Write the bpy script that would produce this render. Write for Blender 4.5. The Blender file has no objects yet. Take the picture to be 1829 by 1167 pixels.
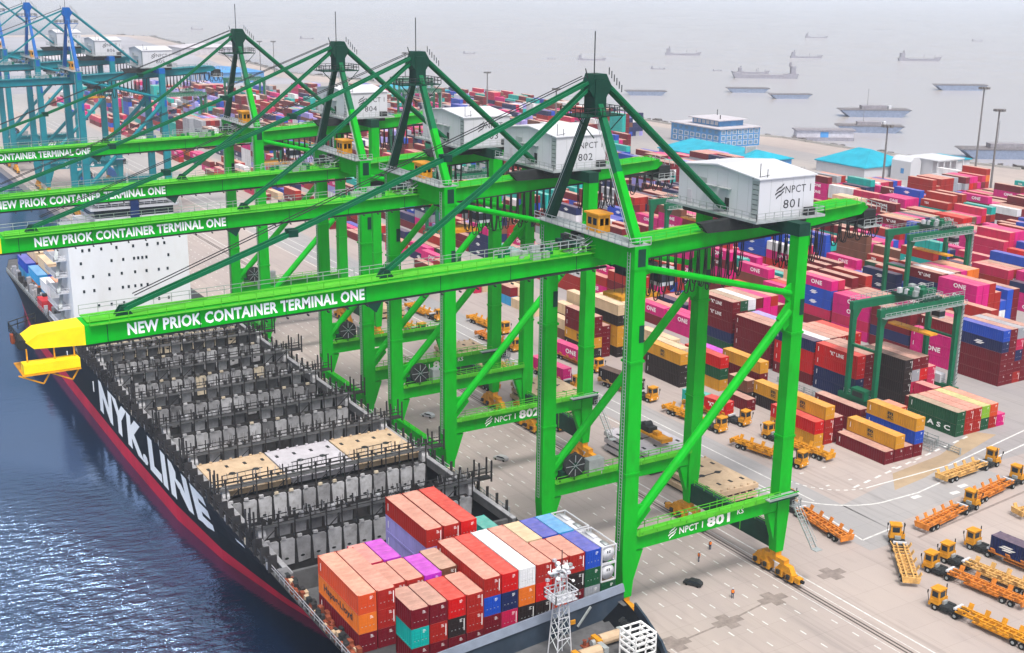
import bpy, bmesh, math, random
from mathutils import Vector, Matrix
R = math.radians
random.seed(11)
SC = bpy.context.scene
COL = SC.collection

# ------------------------------------------------------------------ camera
cam_d = bpy.data.cameras.new("camera"); cam = bpy.data.objects.new("camera", cam_d); COL.objects.link(cam)
CAMP = Vector((-101.26, -133.68, 93.65))
yaw, pit, roll = 0.5456, 0.2782, 0.0105
fw = Vector((math.sin(yaw)*math.cos(pit), math.cos(yaw)*math.cos(pit), -math.sin(pit)))
r0 = Vector((math.cos(yaw), -math.sin(yaw), 0)); u0 = r0.cross(fw)
rr = r0*math.cos(roll)+u0*math.sin(roll); uu = -r0*math.sin(roll)+u0*math.cos(roll)
M = Matrix((rr, uu, -fw)).transposed().to_4x4(); M.translation = CAMP
cam.matrix_world = M
cam_d.sensor_width = 36; cam_d.lens = 36*2201.0/1829
cam_d.clip_start = 1; cam_d.clip_end = 30000
SC.camera = cam
def in_view(p, mx=1.05):
    d = Vector(p)-CAMP; z = d.dot(fw)
    if z < 5: return False
    return abs(d.dot(rr)/z)*2201 < 914.5*mx and -583.5*mx < d.dot(uu)/z*2201 < 583.5*mx

# ------------------------------------------------------------------ light
SUN_AZ, SUN_EL = R(200), R(62)          # clockwise from +Y
SUN_STR, SKY_STR = 1.9, 0.14
w = bpy.data.worlds.new("World"); SC.world = w; w.use_nodes = True
nt = w.node_tree; bg = nt.nodes["Background"]
sky = nt.nodes.new("ShaderNodeTexSky"); sky.sky_type = 'NISHITA'; sky.sun_disc = False
sky.sun_elevation = SUN_EL; sky.sun_rotation = SUN_AZ; sky.dust_density = 6; sky.ozone_density = 1.0; sky.air_density = 1.0
hs = nt.nodes.new("ShaderNodeHueSaturation"); hs.inputs["Saturation"].default_value = 0.32
nt.links.new(sky.outputs[0], hs.inputs["Color"]); nt.links.new(hs.outputs[0], bg.inputs[0]); bg.inputs[1].default_value = SKY_STR
sl = bpy.data.lights.new("sun", 'SUN'); sl.energy = SUN_STR; sl.angle = R(10); sl.color = (1.0, 0.95, 0.88)
so = bpy.data.objects.new("sun", sl); COL.objects.link(so)
sd = Vector((math.sin(SUN_AZ)*math.cos(SUN_EL), math.cos(SUN_AZ)*math.cos(SUN_EL), math.sin(SUN_EL)))
so.rotation_euler = sd.to_track_quat('Z', 'Y').to_euler(); so.location = (0, 0, 300)
SC.view_settings.view_transform = 'Standard'; SC.view_settings.look = 'None'
SC.view_settings.exposure = 0.57; SC.view_settings.gamma = 1
SC.render.engine = 'CYCLES'
SC.cycles.use_denoising = True
SC.cycles.max_bounces = 6; SC.cycles.volume_bounces = 1; SC.cycles.diffuse_bounces = 3
HAZE_DENSITY = 0.00013

# ------------------------------------------------------------------ helpers
def srgb(r, g, b):
    f = lambda c: (c/255/12.92) if c/255 <= .04045 else ((c/255+.055)/1.055)**2.4
    return (f(r), f(g), f(b))
MATS = {}
def paint(name, col, rough=.5, var=.25, scale=.6, metal=0, bump=0.0, stretch=(1, 1, 1), dirt=None, dirtamt=.35, spec=.14):
    if name in MATS: return MATS[name]
    m = bpy.data.materials.new(name); m.use_nodes = True; t = m.node_tree
    p = t.nodes["Principled BSDF"]; p.inputs["Roughness"].default_value = rough; p.inputs["Specular IOR Level"].default_value = spec; p.inputs["Metallic"].default_value = metal
    tc = t.nodes.new("ShaderNodeTexCoord"); mp = t.nodes.new("ShaderNodeMapping"); mp.inputs["Scale"].default_value = stretch
    t.links.new(tc.outputs["Object"], mp.inputs[0])
    n = t.nodes.new("ShaderNodeTexNoise"); n.inputs["Scale"].default_value = scale; n.inputs["Detail"].default_value = 5; n.inputs["Roughness"].default_value = .65
    t.links.new(mp.outputs[0], n.inputs[0])
    rp = t.nodes.new("ShaderNodeValToRGB"); e = rp.color_ramp.elements
    e[0].position = .3; e[1].position = .72
    c0 = tuple(c*(1-var) for c in col); c1 = tuple(min(1, c*(1+var*.6)) for c in col)
    e[0].color = (*c0, 1); e[1].color = (*c1, 1)
    t.links.new(n.outputs[0], rp.inputs[0]); out = rp.outputs[0]
    if dirt:
        n2 = t.nodes.new("ShaderNodeTexNoise"); n2.inputs["Scale"].default_value = scale*2.3; n2.inputs["Detail"].default_value = 8
        t.links.new(mp.outputs[0], n2.inputs[0])
        r2 = t.nodes.new("ShaderNodeValToRGB"); r2.color_ramp.elements[0].position = .5; r2.color_ramp.elements[1].position = .75
        r2.color_ramp.elements[1].color = (dirtamt,)*3+(1,)
        t.links.new(n2.outputs[0], r2.inputs[0])
        mx = t.nodes.new("ShaderNodeMixRGB"); mx.inputs[2].default_value = (*dirt, 1)
        t.links.new(r2.outputs[0], mx.inputs[0]); t.links.new(out, mx.inputs[1]); out = mx.outputs[0]
    t.links.new(out, p.inputs["Base Color"])
    if bump:
        b = t.nodes.new("ShaderNodeBump"); b.inputs["Strength"].default_value = bump; b.inputs["Distance"].default_value = .1
        t.links.new(n.outputs[0], b.inputs["Height"]); t.links.new(b.outputs[0], p.inputs["Normal"])
    MATS[name] = m; return m

TXT = {}
def text_geo(s, bold=.02):
    k = (s, bold)
    if k in TXT: return TXT[k]
    c = bpy.data.curves.new("t", 'FONT'); c.body = s; c.size = 1; c.offset = bold; c.resolution_u = 2
    c.space_character = 1.06 if "." not in s else 1.16
    o = bpy.data.objects.new("t", c); COL.objects.link(o)
    dg = bpy.context.evaluated_depsgraph_get(); me = o.evaluated_get(dg).to_mesh()
    vs = [tuple(v.co) for v in me.vertices]; fs = [tuple(p.vertices) for p in me.polygons]
    o.evaluated_get(dg).to_mesh_clear(); bpy.data.objects.remove(o); bpy.data.curves.remove(c)
    x0 = min(v[0] for v in vs); x1 = max(v[0] for v in vs); y0 = min(v[1] for v in vs); y1 = max(v[1] for v in vs)
    TXT[k] = ([(v[0]-(x0+x1)/2, v[1]-(y0+y1)/2) for v in vs], fs, x1-x0, y1-y0); return TXT[k]

class MB:
    def __init__(s): s.v = []; s.f = []; s.m = []; s.mats = []
    def mi(s, mat):
        if mat not in s.mats: s.mats.append(mat)
        return s.mats.index(mat)
    def add(s, vs, fs, mat):
        o = len(s.v); i = s.mi(mat); s.v += [tuple(v) for v in vs]
        for f in fs: s.f.append(tuple(a+o for a in f)); s.m.append(i)
        return s
    def box(s, a, b, mat):
        (x0, y0, z0), (x1, y1, z1) = a, b
        vs = [(x0,y0,z0),(x1,y0,z0),(x1,y1,z0),(x0,y1,z0),(x0,y0,z1),(x1,y0,z1),(x1,y1,z1),(x0,y1,z1)]
        return s.add(vs, [(3,2,1,0),(4,5,6,7),(0,1,5,4),(1,2,6,5),(2,3,7,6),(3,0,4,7)], mat)
    def frus(s, a0, b0, z0, a1, b1, z1, mat):   # tapered box, rect a0..b0 at z0 to a1..b1 at z1
        vs = [(a0[0],a0[1],z0),(b0[0],a0[1],z0),(b0[0],b0[1],z0),(a0[0],b0[1],z0),(a1[0],a1[1],z1),(b1[0],a1[1],z1),(b1[0],b1[1],z1),(a1[0],b1[1],z1)]
        return s.add(vs, [(3,2,1,0),(4,5,6,7),(0,1,5,4),(1,2,6,5),(2,3,7,6),(3,0,4,7)], mat)
    def beam(s, p, q, wd, h, mat, up=(0,0,1), w2=None, h2=None):
        p, q = Vector(p), Vector(q); d = (q-p).normalized(); u = Vector(up)
        if abs(d.dot(u)) > .99: u = Vector((0, 1, 0))
        r = d.cross(u).normalized(); u = r.cross(d); w2 = w2 or wd; h2 = h2 or h
        vs = []
        for c, a, b in ((p, wd/2, h/2), (q, w2/2, h2/2)):
            vs += [c-r*a-u*b, c+r*a-u*b, c+r*a+u*b, c-r*a+u*b]
        return s.add(vs, [(3,2,1,0),(4,5,6,7),(0,1,5,4),(1,2,6,5),(2,3,7,6),(3,0,4,7)], mat)
    def tube(s, p, q, r, mat, n=8, r2=None, cap=True):
        p, q = Vector(p), Vector(q); d = (q-p).normalized(); u = Vector((0,0,1))
        if abs(d.dot(u)) > .99: u = Vector((0, 1, 0))
        a = d.cross(u).normalized(); b = a.cross(d); r2 = r if r2 is None else r2
        vs = [p+(a*math.cos(t)+b*math.sin(t))*r for t in [i*math.tau/n for i in range(n)]]
        vs += [q+(a*math.cos(t)+b*math.sin(t))*r2 for t in [i*math.tau/n for i in range(n)]]
        fs = [(i, (i+1)%n, n+(i+1)%n, n+i) for i in range(n)]
        if cap: fs += [tuple(range(n-1,-1,-1)), tuple(range(n, 2*n))]
        return s.add(vs, fs, mat)
    def poly(s, pts, r, mat, n=5):
        for a, b in zip(pts, pts[1:]): s.tube(a, b, r, mat, n, cap=False)
        return s
    def sphere(s, c, r, mat, n=8):
        c = Vector(c); vs = []; fs = []; k = n//2
        for i in range(1, k):
            for j in range(n):
                a = math.pi*i/k; b = math.tau*j/n
                vs.append(c+Vector((math.sin(a)*math.cos(b), math.sin(a)*math.sin(b), math.cos(a)))*r)
        for i in range(k-2):
            for j in range(n): fs.append((i*n+j, (i+1)*n+j, (i+1)*n+(j+1)%n, i*n+(j+1)%n))
        vs += [c+Vector((0,0,r)), c-Vector((0,0,r))]; T = len(vs)
        for j in range(n):
            fs.append((T-2, j, (j+1)%n)); fs.append((T-1, (k-2)*n+(j+1)%n, (k-2)*n+j))
        return s.add(vs, fs, mat)
    def prism(s, pts, axis, a, b, mat):     # outline pts (2d) extruded along axis 0/1/2 from a to b
        def mk(p, t): return {0: (t, p[0], p[1]), 1: (p[0], t, p[1]), 2: (p[0], p[1], t)}[axis]
        n = len(pts); vs = [mk(p, a) for p in pts]+[mk(p, b) for p in pts]
        return s.add(vs, [tuple(range(n)), tuple(range(2*n-1, n-1, -1))]+[(i, n+i, n+(i+1)%n, (i+1)%n) for i in range(n)], mat)
    def text(s, st, c, right, up, h, mat, width=None, bold=.02):
        vs, fs, tw, th = text_geo(st, bold); c, r, u = Vector(c), Vector(right), Vector(up)
        k = h/th; kx = (width/tw) if width else k
        return s.add([c+r*(x*kx)+u*(y*k) for x, y in vs], fs, mat)
    def rail(s, pts, h, mat, step=2.0, r=.045):
        for a, b in zip(pts, pts[1:]):
            a, b = Vector(a), Vector(b); n = max(1, int((b-a).length/step))
            for i in range(n+1):
                p = a.lerp(b, i/n); s.beam(p, p+Vector((0,0,h)), r*2, r*2, mat)
            for t in (.55, 1): s.beam(a+Vector((0,0,h*t)), b+Vector((0,0,h*t)), r*2, r*2, mat)
        return s
    def mesh(s, name, smooth=False):
        me = bpy.data.meshes.new(name); me.from_pydata(s.v, [], s.f)
        for m in s.mats: me.materials.append(m)
        me.polygons.foreach_set("material_index", s.m)
        if smooth: me.polygons.foreach_set("use_smooth", [True]*len(s.f))
        bm = bmesh.new(); bm.from_mesh(me); bmesh.ops.recalc_face_normals(bm, faces=bm.faces); bm.to_mesh(me); bm.free()
        me.update(); return me
    def build(s, name, parent=None, smooth=False):
        return link(name, s.mesh(name, smooth), parent)
def link(name, me, parent=None):
    o = bpy.data.objects.new(name, me); COL.objects.link(o)
    if parent: o.parent = parent
    return o
def tag(o, label=None, cat=None, group=None, kind=None):
    if label: o["label"] = label
    if cat: o["category"] = cat
    if group: o["group"] = group
    if kind: o["kind"] = kind
    return o
def empty(name, loc=(0,0,0), rz=0):
    o = bpy.data.objects.new(name, None); COL.objects.link(o); o.location = loc; o.rotation_euler = (0,0,rz)
    o.empty_display_size = 1; return o
def copy_tree(o, parent=None):
    c = o.copy(); COL.objects.link(c)
    if parent: c.parent = parent
    for ch in list(o.children): copy_tree(ch, c)
    return c

# ------------------------------------------------------------------ materials
GREEN = paint("crane green paint", (0.0, 0.35, 0.012), .5, .14, .3, dirt=(.012, .16, .004), dirtamt=.35, spec=.1, stretch=(1,1,.35))
GREEN_W = paint("walkway yellow green", (0.07, 0.40, 0.018), .6, .2, .5)
TEAL_HAZE = paint("haze teal crane colour", (.0,.17,.21), .5, .2, .3, spec=.15)  # crane green shifted to teal, painted haze for the far cranes
BLUE_HAZE = paint("haze blue crane colour", (.0,.09,.34), .5, .2, .3, spec=.15)  # bluer haze tint for the dark and upper far crane parts
STAYG = paint("stay green paint", (0.0, .11, .042), .5, .2, .3, spec=.15)
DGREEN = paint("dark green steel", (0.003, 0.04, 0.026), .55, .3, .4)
TEALG = paint("yard gantry green paint", (0.0, 0.12, 0.055), .45, .25, .3)
WHITE = paint("white cladding", (.50, .51, .55), .5, .05, .1, dirt=(.55,.54,.53), dirtamt=.2, stretch=(1,1,.2))
WHITE_T = paint("white lettering paint", (.85, .85, .85), .5, .05, 1)
BLACK_T = paint("dark lettering paint", (.03, .03, .035), .5, .05, 1)
STEEL = paint("galvanised steel", (.36, .39, .40), .5, .2, 1, metal=.3)
DARK = paint("dark machinery", (.025, .028, .03), .55, .3, .8)
RUBBER = paint("rubber", (.015, .015, .016), .8, .2, 2)
YELLOW = paint("yellow machine paint", (.62, .27, .015), .5, .3, .8, dirt=(.22,.10,.02), dirtamt=.4)
BYEL = paint("bright yellow boom tip", (.85, .60, .01), .45, .15, .4)
GLASS = paint("dark window glass", (.02, .03, .04), .12, .2, 1)
TAN = paint("hatch cover tan", (.50, .37, .25), .7, .25, .35, dirt=(.35,.24,.15), dirtamt=.5)
LAV = paint("hatch cover grey", (.45, .43, .47), .7, .2, .35, dirt=(.33,.3,.33), dirtamt=.5)
LASH = paint("lashing bridge steel", (.035, .033, .035), .6, .4, .9)
PLATE_L = paint("hold plate light grey", (.46,.46,.49), .6, .3, .5, dirt=(.2,.19,.18), dirtamt=.6)
PLATE_D = paint("hold plate dark grey", (.15,.15,.16), .6, .35, .6)
PLATE = paint("hold plate grey", (.30, .30, .32), .6, .3, .5, dirt=(.12,.11,.11), dirtamt=.6)
CREAM = paint("cream plate", (.55, .47, .36), .6, .25, .5)
HULLB = paint("black hull paint", (.003, .004, .006), .55, .3, .1, dirt=(.007,.007,.01), spec=.1)
HULLR = paint("red boot topping", (.50, .004, .035), .5, .3, .12, dirt=(.3,.004,.025), dirtamt=.5)
DECKG = paint("ship deck grey", (.10, .10, .105), .7, .35, .5)
BWALL = paint("breakwater blue grey", (.030, .046, .070), .5, .3, .2, dirt=(.09,.10,.12), dirtamt=.3)
RUST = paint("rust red gear", (.24, .06, .03), .7, .5, 1.5)
TEALR = paint("teal roof sheet", (.008, .30, .42), .5, .2, .15)
BLUEW = paint("blue facade", (.06, .24, .52), .5, .2, .2)
ROCK = paint("seawall rock", (.13, .12, .12), .9, .5, .6)

# ------------------------------------------------------------------ sea, land, haze
def sea_mat():
    m = bpy.data.materials.new("sea water"); m.use_nodes = True; t = m.node_tree; p = t.nodes["Principled BSDF"]
    p.inputs["Roughness"].default_value = .12; p.inputs["IOR"].default_value = 5.5; p.inputs["Specular Tint"].default_value = (.50, .68, 1.0, 1)
    tc = t.nodes.new("ShaderNodeTexCoord")
    def noise(scale, sx, sy, rot, det):
        mp = t.nodes.new("ShaderNodeMapping"); mp.inputs["Scale"].default_value = (sx, sy, 1); mp.inputs["Rotation"].default_value = (0,0,rot)
        t.links.new(tc.outputs["Object"], mp.inputs[0])
        n = t.nodes.new("ShaderNodeTexNoise"); n.inputs["Scale"].default_value = scale; n.inputs["Detail"].default_value = det; n.inputs["Roughness"].default_value = .6
        t.links.new(mp.outputs[0], n.inputs[0]); return n
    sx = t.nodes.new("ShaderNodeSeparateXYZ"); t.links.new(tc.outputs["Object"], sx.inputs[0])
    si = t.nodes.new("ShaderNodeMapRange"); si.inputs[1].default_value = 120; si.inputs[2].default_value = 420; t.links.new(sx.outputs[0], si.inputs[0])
    cm = t.nodes.new("ShaderNodeMixRGB"); cm.inputs[1].default_value = (.002, .012, .04, 1); cm.inputs[2].default_value = (.47, .43, .39, 1)   # deep berth; bay colour paled to stand in for haze and sky reflection
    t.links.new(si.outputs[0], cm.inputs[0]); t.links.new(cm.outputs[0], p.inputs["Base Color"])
    a = noise(.75, .5, 1.0, R(33), 4); b = noise(.06, .6, 1, R(33), 3)
    pm = noise(.012, 1, 1, 0, 3)
    rp = t.nodes.new("ShaderNodeMapRange"); rp.inputs[1].default_value = .4; rp.inputs[2].default_value = .62; rp.inputs[3].default_value = .02; rp.inputs[4].default_value = .09
    t.links.new(pm.outputs[0], rp.inputs[0])
    ad = t.nodes.new("ShaderNodeMath"); ad.operation = 'MULTIPLY_ADD'; ad.inputs[1].default_value = 2.0
    t.links.new(b.outputs[0], ad.inputs[0]); t.links.new(a.outputs[0], ad.inputs[2])
    bp = t.nodes.new("ShaderNodeBump"); bp.inputs["Distance"].default_value = 1.3
    # wind-ruffled patch off the bow, calm water elsewhere
    gr = t.nodes.new("ShaderNodeVectorMath"); gr.operation = 'DISTANCE'; gr.inputs[1].default_value = (-86, 18, -3)
    ms = t.nodes.new("ShaderNodeMapping"); ms.inputs["Scale"].default_value = (1, .45, 1); t.links.new(tc.outputs["Object"], ms.inputs[0]); t.links.new(ms.outputs[0], gr.inputs[0])
    ru = t.nodes.new("ShaderNodeMapRange"); ru.inputs[1].default_value = 25; ru.inputs[2].default_value = 42; ru.inputs[3].default_value = 1.0; ru.inputs[4].default_value = 0; t.links.new(gr.outputs["Value"], ru.inputs[0])
    sm = t.nodes.new("ShaderNodeMath"); sm.operation = 'ADD'; sm.use_clamp = True; t.links.new(rp.outputs[0], sm.inputs[0]); t.links.new(ru.outputs[0], sm.inputs[1])
    t.links.new(sm.outputs[0], bp.inputs["Strength"])
    t.links.new(ad.outputs[0], bp.inputs["Height"]); t.links.new(bp.outputs[0], p.inputs["Normal"])
    return m
def ground_mat(name, base, warm):
    m = bpy.data.materials.new(name); m.use_nodes = True; t = m.node_tree; p = t.nodes["Principled BSDF"]; p.inputs["Roughness"].default_value = .75
    tc = t.nodes.new("ShaderNodeTexCoord")
    n1 = t.nodes.new("ShaderNodeTexNoise"); n1.inputs["Scale"].default_value = .02; n1.inputs["Detail"].default_value = 8; n1.inputs["Roughness"].default_value = .62
    mp = t.nodes.new("ShaderNodeMapping"); mp.inputs["Scale"].default_value = (1, .35, 1)
    t.links.new(tc.outputs["Object"], mp.inputs[0]); t.links.new(mp.outputs[0], n1.inputs[0])
    r1 = t.nodes.new("ShaderNodeValToRGB"); r1.color_ramp.elements[0].position = .36; r1.color_ramp.elements[1].position = .66
    r1.color_ramp.elements[0].color = (*[c*.86 for c in base], 1); r1.color_ramp.elements[1].color = (*warm, 1)
    t.links.new(n1.outputs[0], r1.inputs[0])
    n2 = t.nodes.new("ShaderNodeTexNoise"); n2.inputs["Scale"].default_value = .35; n2.inputs["Detail"].default_value = 7
    t.links.new(mp.outputs[0], n2.inputs[0])
    r2 = t.nodes.new("ShaderNodeValToRGB"); r2.color_ramp.elements[0].position = .56; r2.color_ramp.elements[1].position = .8; r2.color_ramp.elements[1].color = (.45,.45,.45,1)
    t.links.new(n2.outputs[0], r2.inputs[0])
    mx = t.nodes.new("ShaderNodeMixRGB"); mx.inputs[2].default_value = (*[c*.62 for c in base], 1)
    t.links.new(r2.outputs[0], mx.inputs[0]); t.links.new(r1.outputs[0], mx.inputs[1])
    br = t.nodes.new("ShaderNodeTexBrick"); br.inputs["Scale"].default_value = 1; br.inputs["Brick Width"].default_value = 6; br.inputs["Row Height"].default_value = 6
    br.inputs["Mortar Size"].default_value = .05; br.offset = 0; br.inputs["Color1"].default_value = (1,1,1,1); br.inputs["Color2"].default_value = (.95,.95,.95,1); br.inputs["Mortar"].default_value = (.8,.8,.8,1)
    t.links.new(tc.outputs["Object"], br.inputs[0])
    mu = t.nodes.new("ShaderNodeMixRGB"); mu.blend_type = 'MULTIPLY'; mu.inputs[0].default_value = .8
    mt = t.nodes.new("ShaderNodeMapping"); mt.inputs["Scale"].default_value = (.9, .022, 1); t.links.new(tc.outputs["Object"], mt.inputs[0])
    n3 = t.nodes.new("ShaderNodeTexNoise"); n3.inputs["Scale"].default_value = 1; n3.inputs["Detail"].default_value = 5; t.links.new(mt.outputs[0], n3.inputs[0])
    r3 = t.nodes.new("ShaderNodeValToRGB"); r3.color_ramp.elements[0].position = .54; r3.color_ramp.elements[1].position = .74; r3.color_ramp.elements[1].color = (.3,.3,.3,1)   # tyre tracks
    t.links.new(n3.outputs[0], r3.inputs[0])
    m3 = t.nodes.new("ShaderNodeMixRGB"); m3.inputs[2].default_value = (.10,.09,.09,1); t.links.new(r3.outputs[0], m3.inputs[0]); t.links.new(mx.outputs[0], m3.inputs[1]); mx = m3
    t.links.new(mx.outputs[0], mu.inputs[1]); t.links.new(br.outputs[0], mu.inputs[2]); t.links.new(mu.outputs[0], p.inputs["Base Color"])
    return m
APRON = ground_mat("apron concrete", (.35, .30, .29), (.40, .335, .305))
YARDM = ground_mat("yard paving", (.29, .275, .285), (.33, .30, .285))
ROADM = ground_mat("truck road paving", (.30, .295, .305), (.34, .32, .315))
SAND = paint("worn sandy paving", (.36, .27, .18), .85, .25, .12)
LINE = paint("road marking white", (.62, .61, .60), .7, .35, 1.2)
RAILM = paint("crane rail steel", (.09, .075, .07), .5, .3, 1)
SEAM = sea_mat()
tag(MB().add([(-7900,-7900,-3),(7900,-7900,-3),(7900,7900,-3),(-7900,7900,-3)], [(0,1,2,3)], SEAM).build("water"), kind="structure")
shore = [(452,150),(450.6,270),(445,297),(435,319),(430,379),(430,423),(419,448),(411.5,511),(411.8,574),(408,639),(400,770),(378,865),(340,1027),(362,1232),(386,1455),(411,1754),(371,1822),(200,1850),(-3.6,1850)]
land = [(-3.6,-400),(470,-400)]+shore
g = MB().prism(land, 2, -5, 0, APRON).build("ground"); tag(g, kind="structure")
def sheet(name, pts, z, mat):
    n = len(pts); return tag(MB().prism(pts, 2, z-.003, z, mat).build(name), kind="structure")
sheet("yard_paving", [(98,14),(470-75,14),(395,900),(98,900)], .006, YARDM)
sheet("far_reclamation", [(98,900),(330,900),(300,1030),(330,1230),(350,1450),(375,1750),(-3,1845),(-3,900)], .006, paint("haze-tinted fill ground", (.30,.30,.34), .9, .25, .01))  # far ground greyed, haze put into its colour
sheet("quay_road", [(50.5,-2),(60,-2),(78,900),(49.5,900)], .008, ROADM)
sheet("side_road", [(60,3),(97.9,8),(97.9,22),(60,14)], .008, ROADM)
sheet("sandy_paving", [(74,14),(84,15.4),(116,24),(113,28),(96,22),(80,20)], .0125, SAND)
# sea wall of rocks along the shore
sw = MB()
for a, b in zip(shore, shore[1:-2]):
    a, b = Vector((*a, 0)), Vector((*b, 0)); n = int((b-a).length/3.2)
    for i in range(n):
        p = a.lerp(b, i/n)+Vector((random.uniform(-1.5,2.5), random.uniform(-1,1), random.uniform(-1.6,.7))); s = random.uniform(.9, 2.0)
        vs = [p+Vector((x*s*random.uniform(.6,1.2), y*s*random.uniform(.6,1.2), z*s*random.uniform(.5,1))) for x in (-1,1) for y in (-1,1) for z in (-1,1)]
        sw.add(vs, [(0,1,3,2),(4,6,7,5),(0,4,5,1),(2,3,7,6),(0,2,6,4),(1,5,7,3)], ROCK)
tag(sw.build("seawall_rocks"), "line of dark rocks armouring the far sea edge of the yard", "rocks", kind="stuff")
cw = MB(); CONC = paint("pale concrete", (.40,.39,.38), .8, .2, .1)
for a, b in zip(shore[1:], shore[2:-3]): cw.beam((a[0]-3,a[1],.6),(b[0]-3,b[1],.6), .5, 1.2, CONC)
tag(cw.build("parapet_wall"), "low pale parapet wall running along the rocky sea edge", "wall")
rl = MB()
for x in (0, 30.48):
    for d in (-.35, .35): rl.box((x+d-.12,-395,.002),(x+d+.12,1700,.05), RAILM)
    rl.box((x-1.3,-395,.002),(x-1.18,1700,.02), LINE); rl.box((x+1.18,-395,.002),(x+1.3,1700,.02), LINE)
tag(rl.build("crane_rails"), kind="structure")
mk = MB()
def stripe(x0, y0, x1, y1, wd=.35, z=.016): mk.beam((x0,y0,z),(x1,y1,z), wd, .004, LINE)
for i, x in enumerate((8,11.6,14.6,18.2,21.2,24.8,27.6)):
    y = -60.0
    while y < 420:
        if i % 2 == 0 or int(y) % 3: stripe(x, y, x, y+1.3, .22)
        y += 3.2 if i % 2 else 4.3
for x in (33.6, 49.5, 53.2, 57.0): stripe(x, -200 if x < 40 else 18, x+(0 if x < 50 else 1.5), 700, .28)
def curve(cx, cy, r, a0, a1, dash=False, wd=.35):
    n = 22
    for i in range(n):
        if dash and i % 2: continue
        t0, t1 = R(a0+(a1-a0)*i/n), R(a0+(a1-a0)*(i+1)/n)
        stripe(cx+r*math.cos(t0), cy+r*math.sin(t0), cx+r*math.cos(t1), cy+r*math.sin(t1), wd)
curve(70, 29, 18, 180, 262); curve(71, 29, 11.5, 180, 265, True); stripe(52, 29, 52.5, 70)
stripe(67.5, 11.2, 77, 11); stripe(77, 11, 130, 19.5); stripe(70, 17.5, 94, 17.4); stripe(94, 17.4, 125, 23)
stripe(60, 2.4, 52.4, 1.6); stripe(52.4, 1.6, 54, 12.7); stripe(60, 2.4, 64, 3.2)
for i in range(12): stripe(68+3.6*i, 16.6+.65*i+2.2, 70+3.6*i, 17+.65*i+2.2, .5)
for x, y in ((82,7),(86,8.5),(74,9.3)): mk.box((x,y,.012),(x+2.2,y+1,.016), LINE)
for x in range(58, 100, 6):
    for y in range(22, 76, 7):
        if random.random() < .5: stripe(x, y, x+.9, y, .4)
tag(mk.build("road_markings"), kind="structure")
dk = MB(); TRENCH = paint("trench cover iron", (.24,.20,.185), .7, .3, .8)
for x, y in ((38.6,-4.8),(24.4,-6.3),(13.6,-8.2),(2.6,-9.3)):
    dk.box((x-2.6,y-.8,.004),(x+2.6,y+.8,.022), TRENCH); dk.box((x-1,y-2,.006),(x+1,y+2,.026), TRENCH)
for a, b in (((24.4,-6.3),(13.6,-8.2)),((13.6,-8.2),(2.6,-9.3))): dk.beam((*a,.01),(*b,.01), .35, .012, TRENCH)
dk.beam((61.7,-2.5,.01),(110,2.8,.01), .5, .015, TRENCH)
tag(dk.build("trench_covers"), kind="structure")

hz = MB().box((-7950,-7950,-6),(7950,7950,97), None).build("haze"); tag(hz, kind="stuff")
hm = bpy.data.materials.new("haze air"); hm.use_nodes = True; ht = hm.node_tree
for n in list(ht.nodes):
    if n.type == 'BSDF_PRINCIPLED': ht.nodes.remove(n)
pv = ht.nodes.new("ShaderNodeVolumePrincipled"); pv.inputs["Color"].default_value = (.84, .90, .97, 1); pv.inputs["Density"].default_value = HAZE_DENSITY; pv.inputs["Anisotropy"].default_value = .1
ht.links.new(pv.outputs[0], ht.nodes["Material Output"].inputs["Volume"])
hz.data.materials.clear(); hz.data.materials.append(hm)

# ------------------------------------------------------------------ ship-to-shore cranes
G, W = 30.48, 22.2
def boomz(x): return 54.2+(x-2)*.0158 if x < 2 else 54.4+(x-2)*.049
def swirl(b, c, right, up, s, mat):     # round striped emblem: three slanted bars in a disc
    c, r, u = Vector(c), Vector(right), Vector(up)
    for k in (-1, 0, 1):
        o = u*(k*s*.3); L = s*(.5 if k == 0 else .38)
        pts = [(-L, -s*.22), (-L*.3, -s*.02), (L*.3, -s*.02+s*.08), (L, s*.30)]
        top = [c+o+r*x+u*(y+s*.07) for x, y in pts]; bot = [c+o+r*x+u*(y-s*.07) for x, y in pts]
        b.add(bot+top, [(0,1,5,4),(1,2,6,5),(2,3,7,6)], mat)
def leg_mesh(x, y, ins):
    b = MB(); sx = 1 if x < 5 else -1
    b.frus((x-1.25,y-1.0), (x+1.25,y+1.0), 11, (x-1.0,y-.95), (x+1.0,y+.95), 57.8, GREEN)
    b.frus((x-.75,y-.85), (x+.75,y+.85), 4.3, (x-1.25,y-1.0), (x+1.25,y+1.0), 11, GREEN)
    b.prism([(x+sx*1.2,11.4),(x+sx*2.9,11.4),(x+sx*1.2,6.5)], 1, y-.5, y+.5, GREEN)   # haunch under the portal beam
    for z in (24, 41): b.box((x-1.3,y-1.12,z),(x+1.3,y+1.12,z+.35), GREEN)
    fy = y-1.02 if y < 5 else y-1.02
    b.box((x+.2,fy-.06,44),(x+1.0,fy+.02,46.5), DGREEN)
    lx = x-sx*1.35
    for k in (-.3, .3): b.beam((lx,y+k,12),(lx,y+k,57), .07, .07, STEEL)
    for k in range(90): b.beam((lx,y-.3,12+k*.5),(lx,y+.3,12+k*.5), .05, .05, STEEL)
    return b
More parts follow.
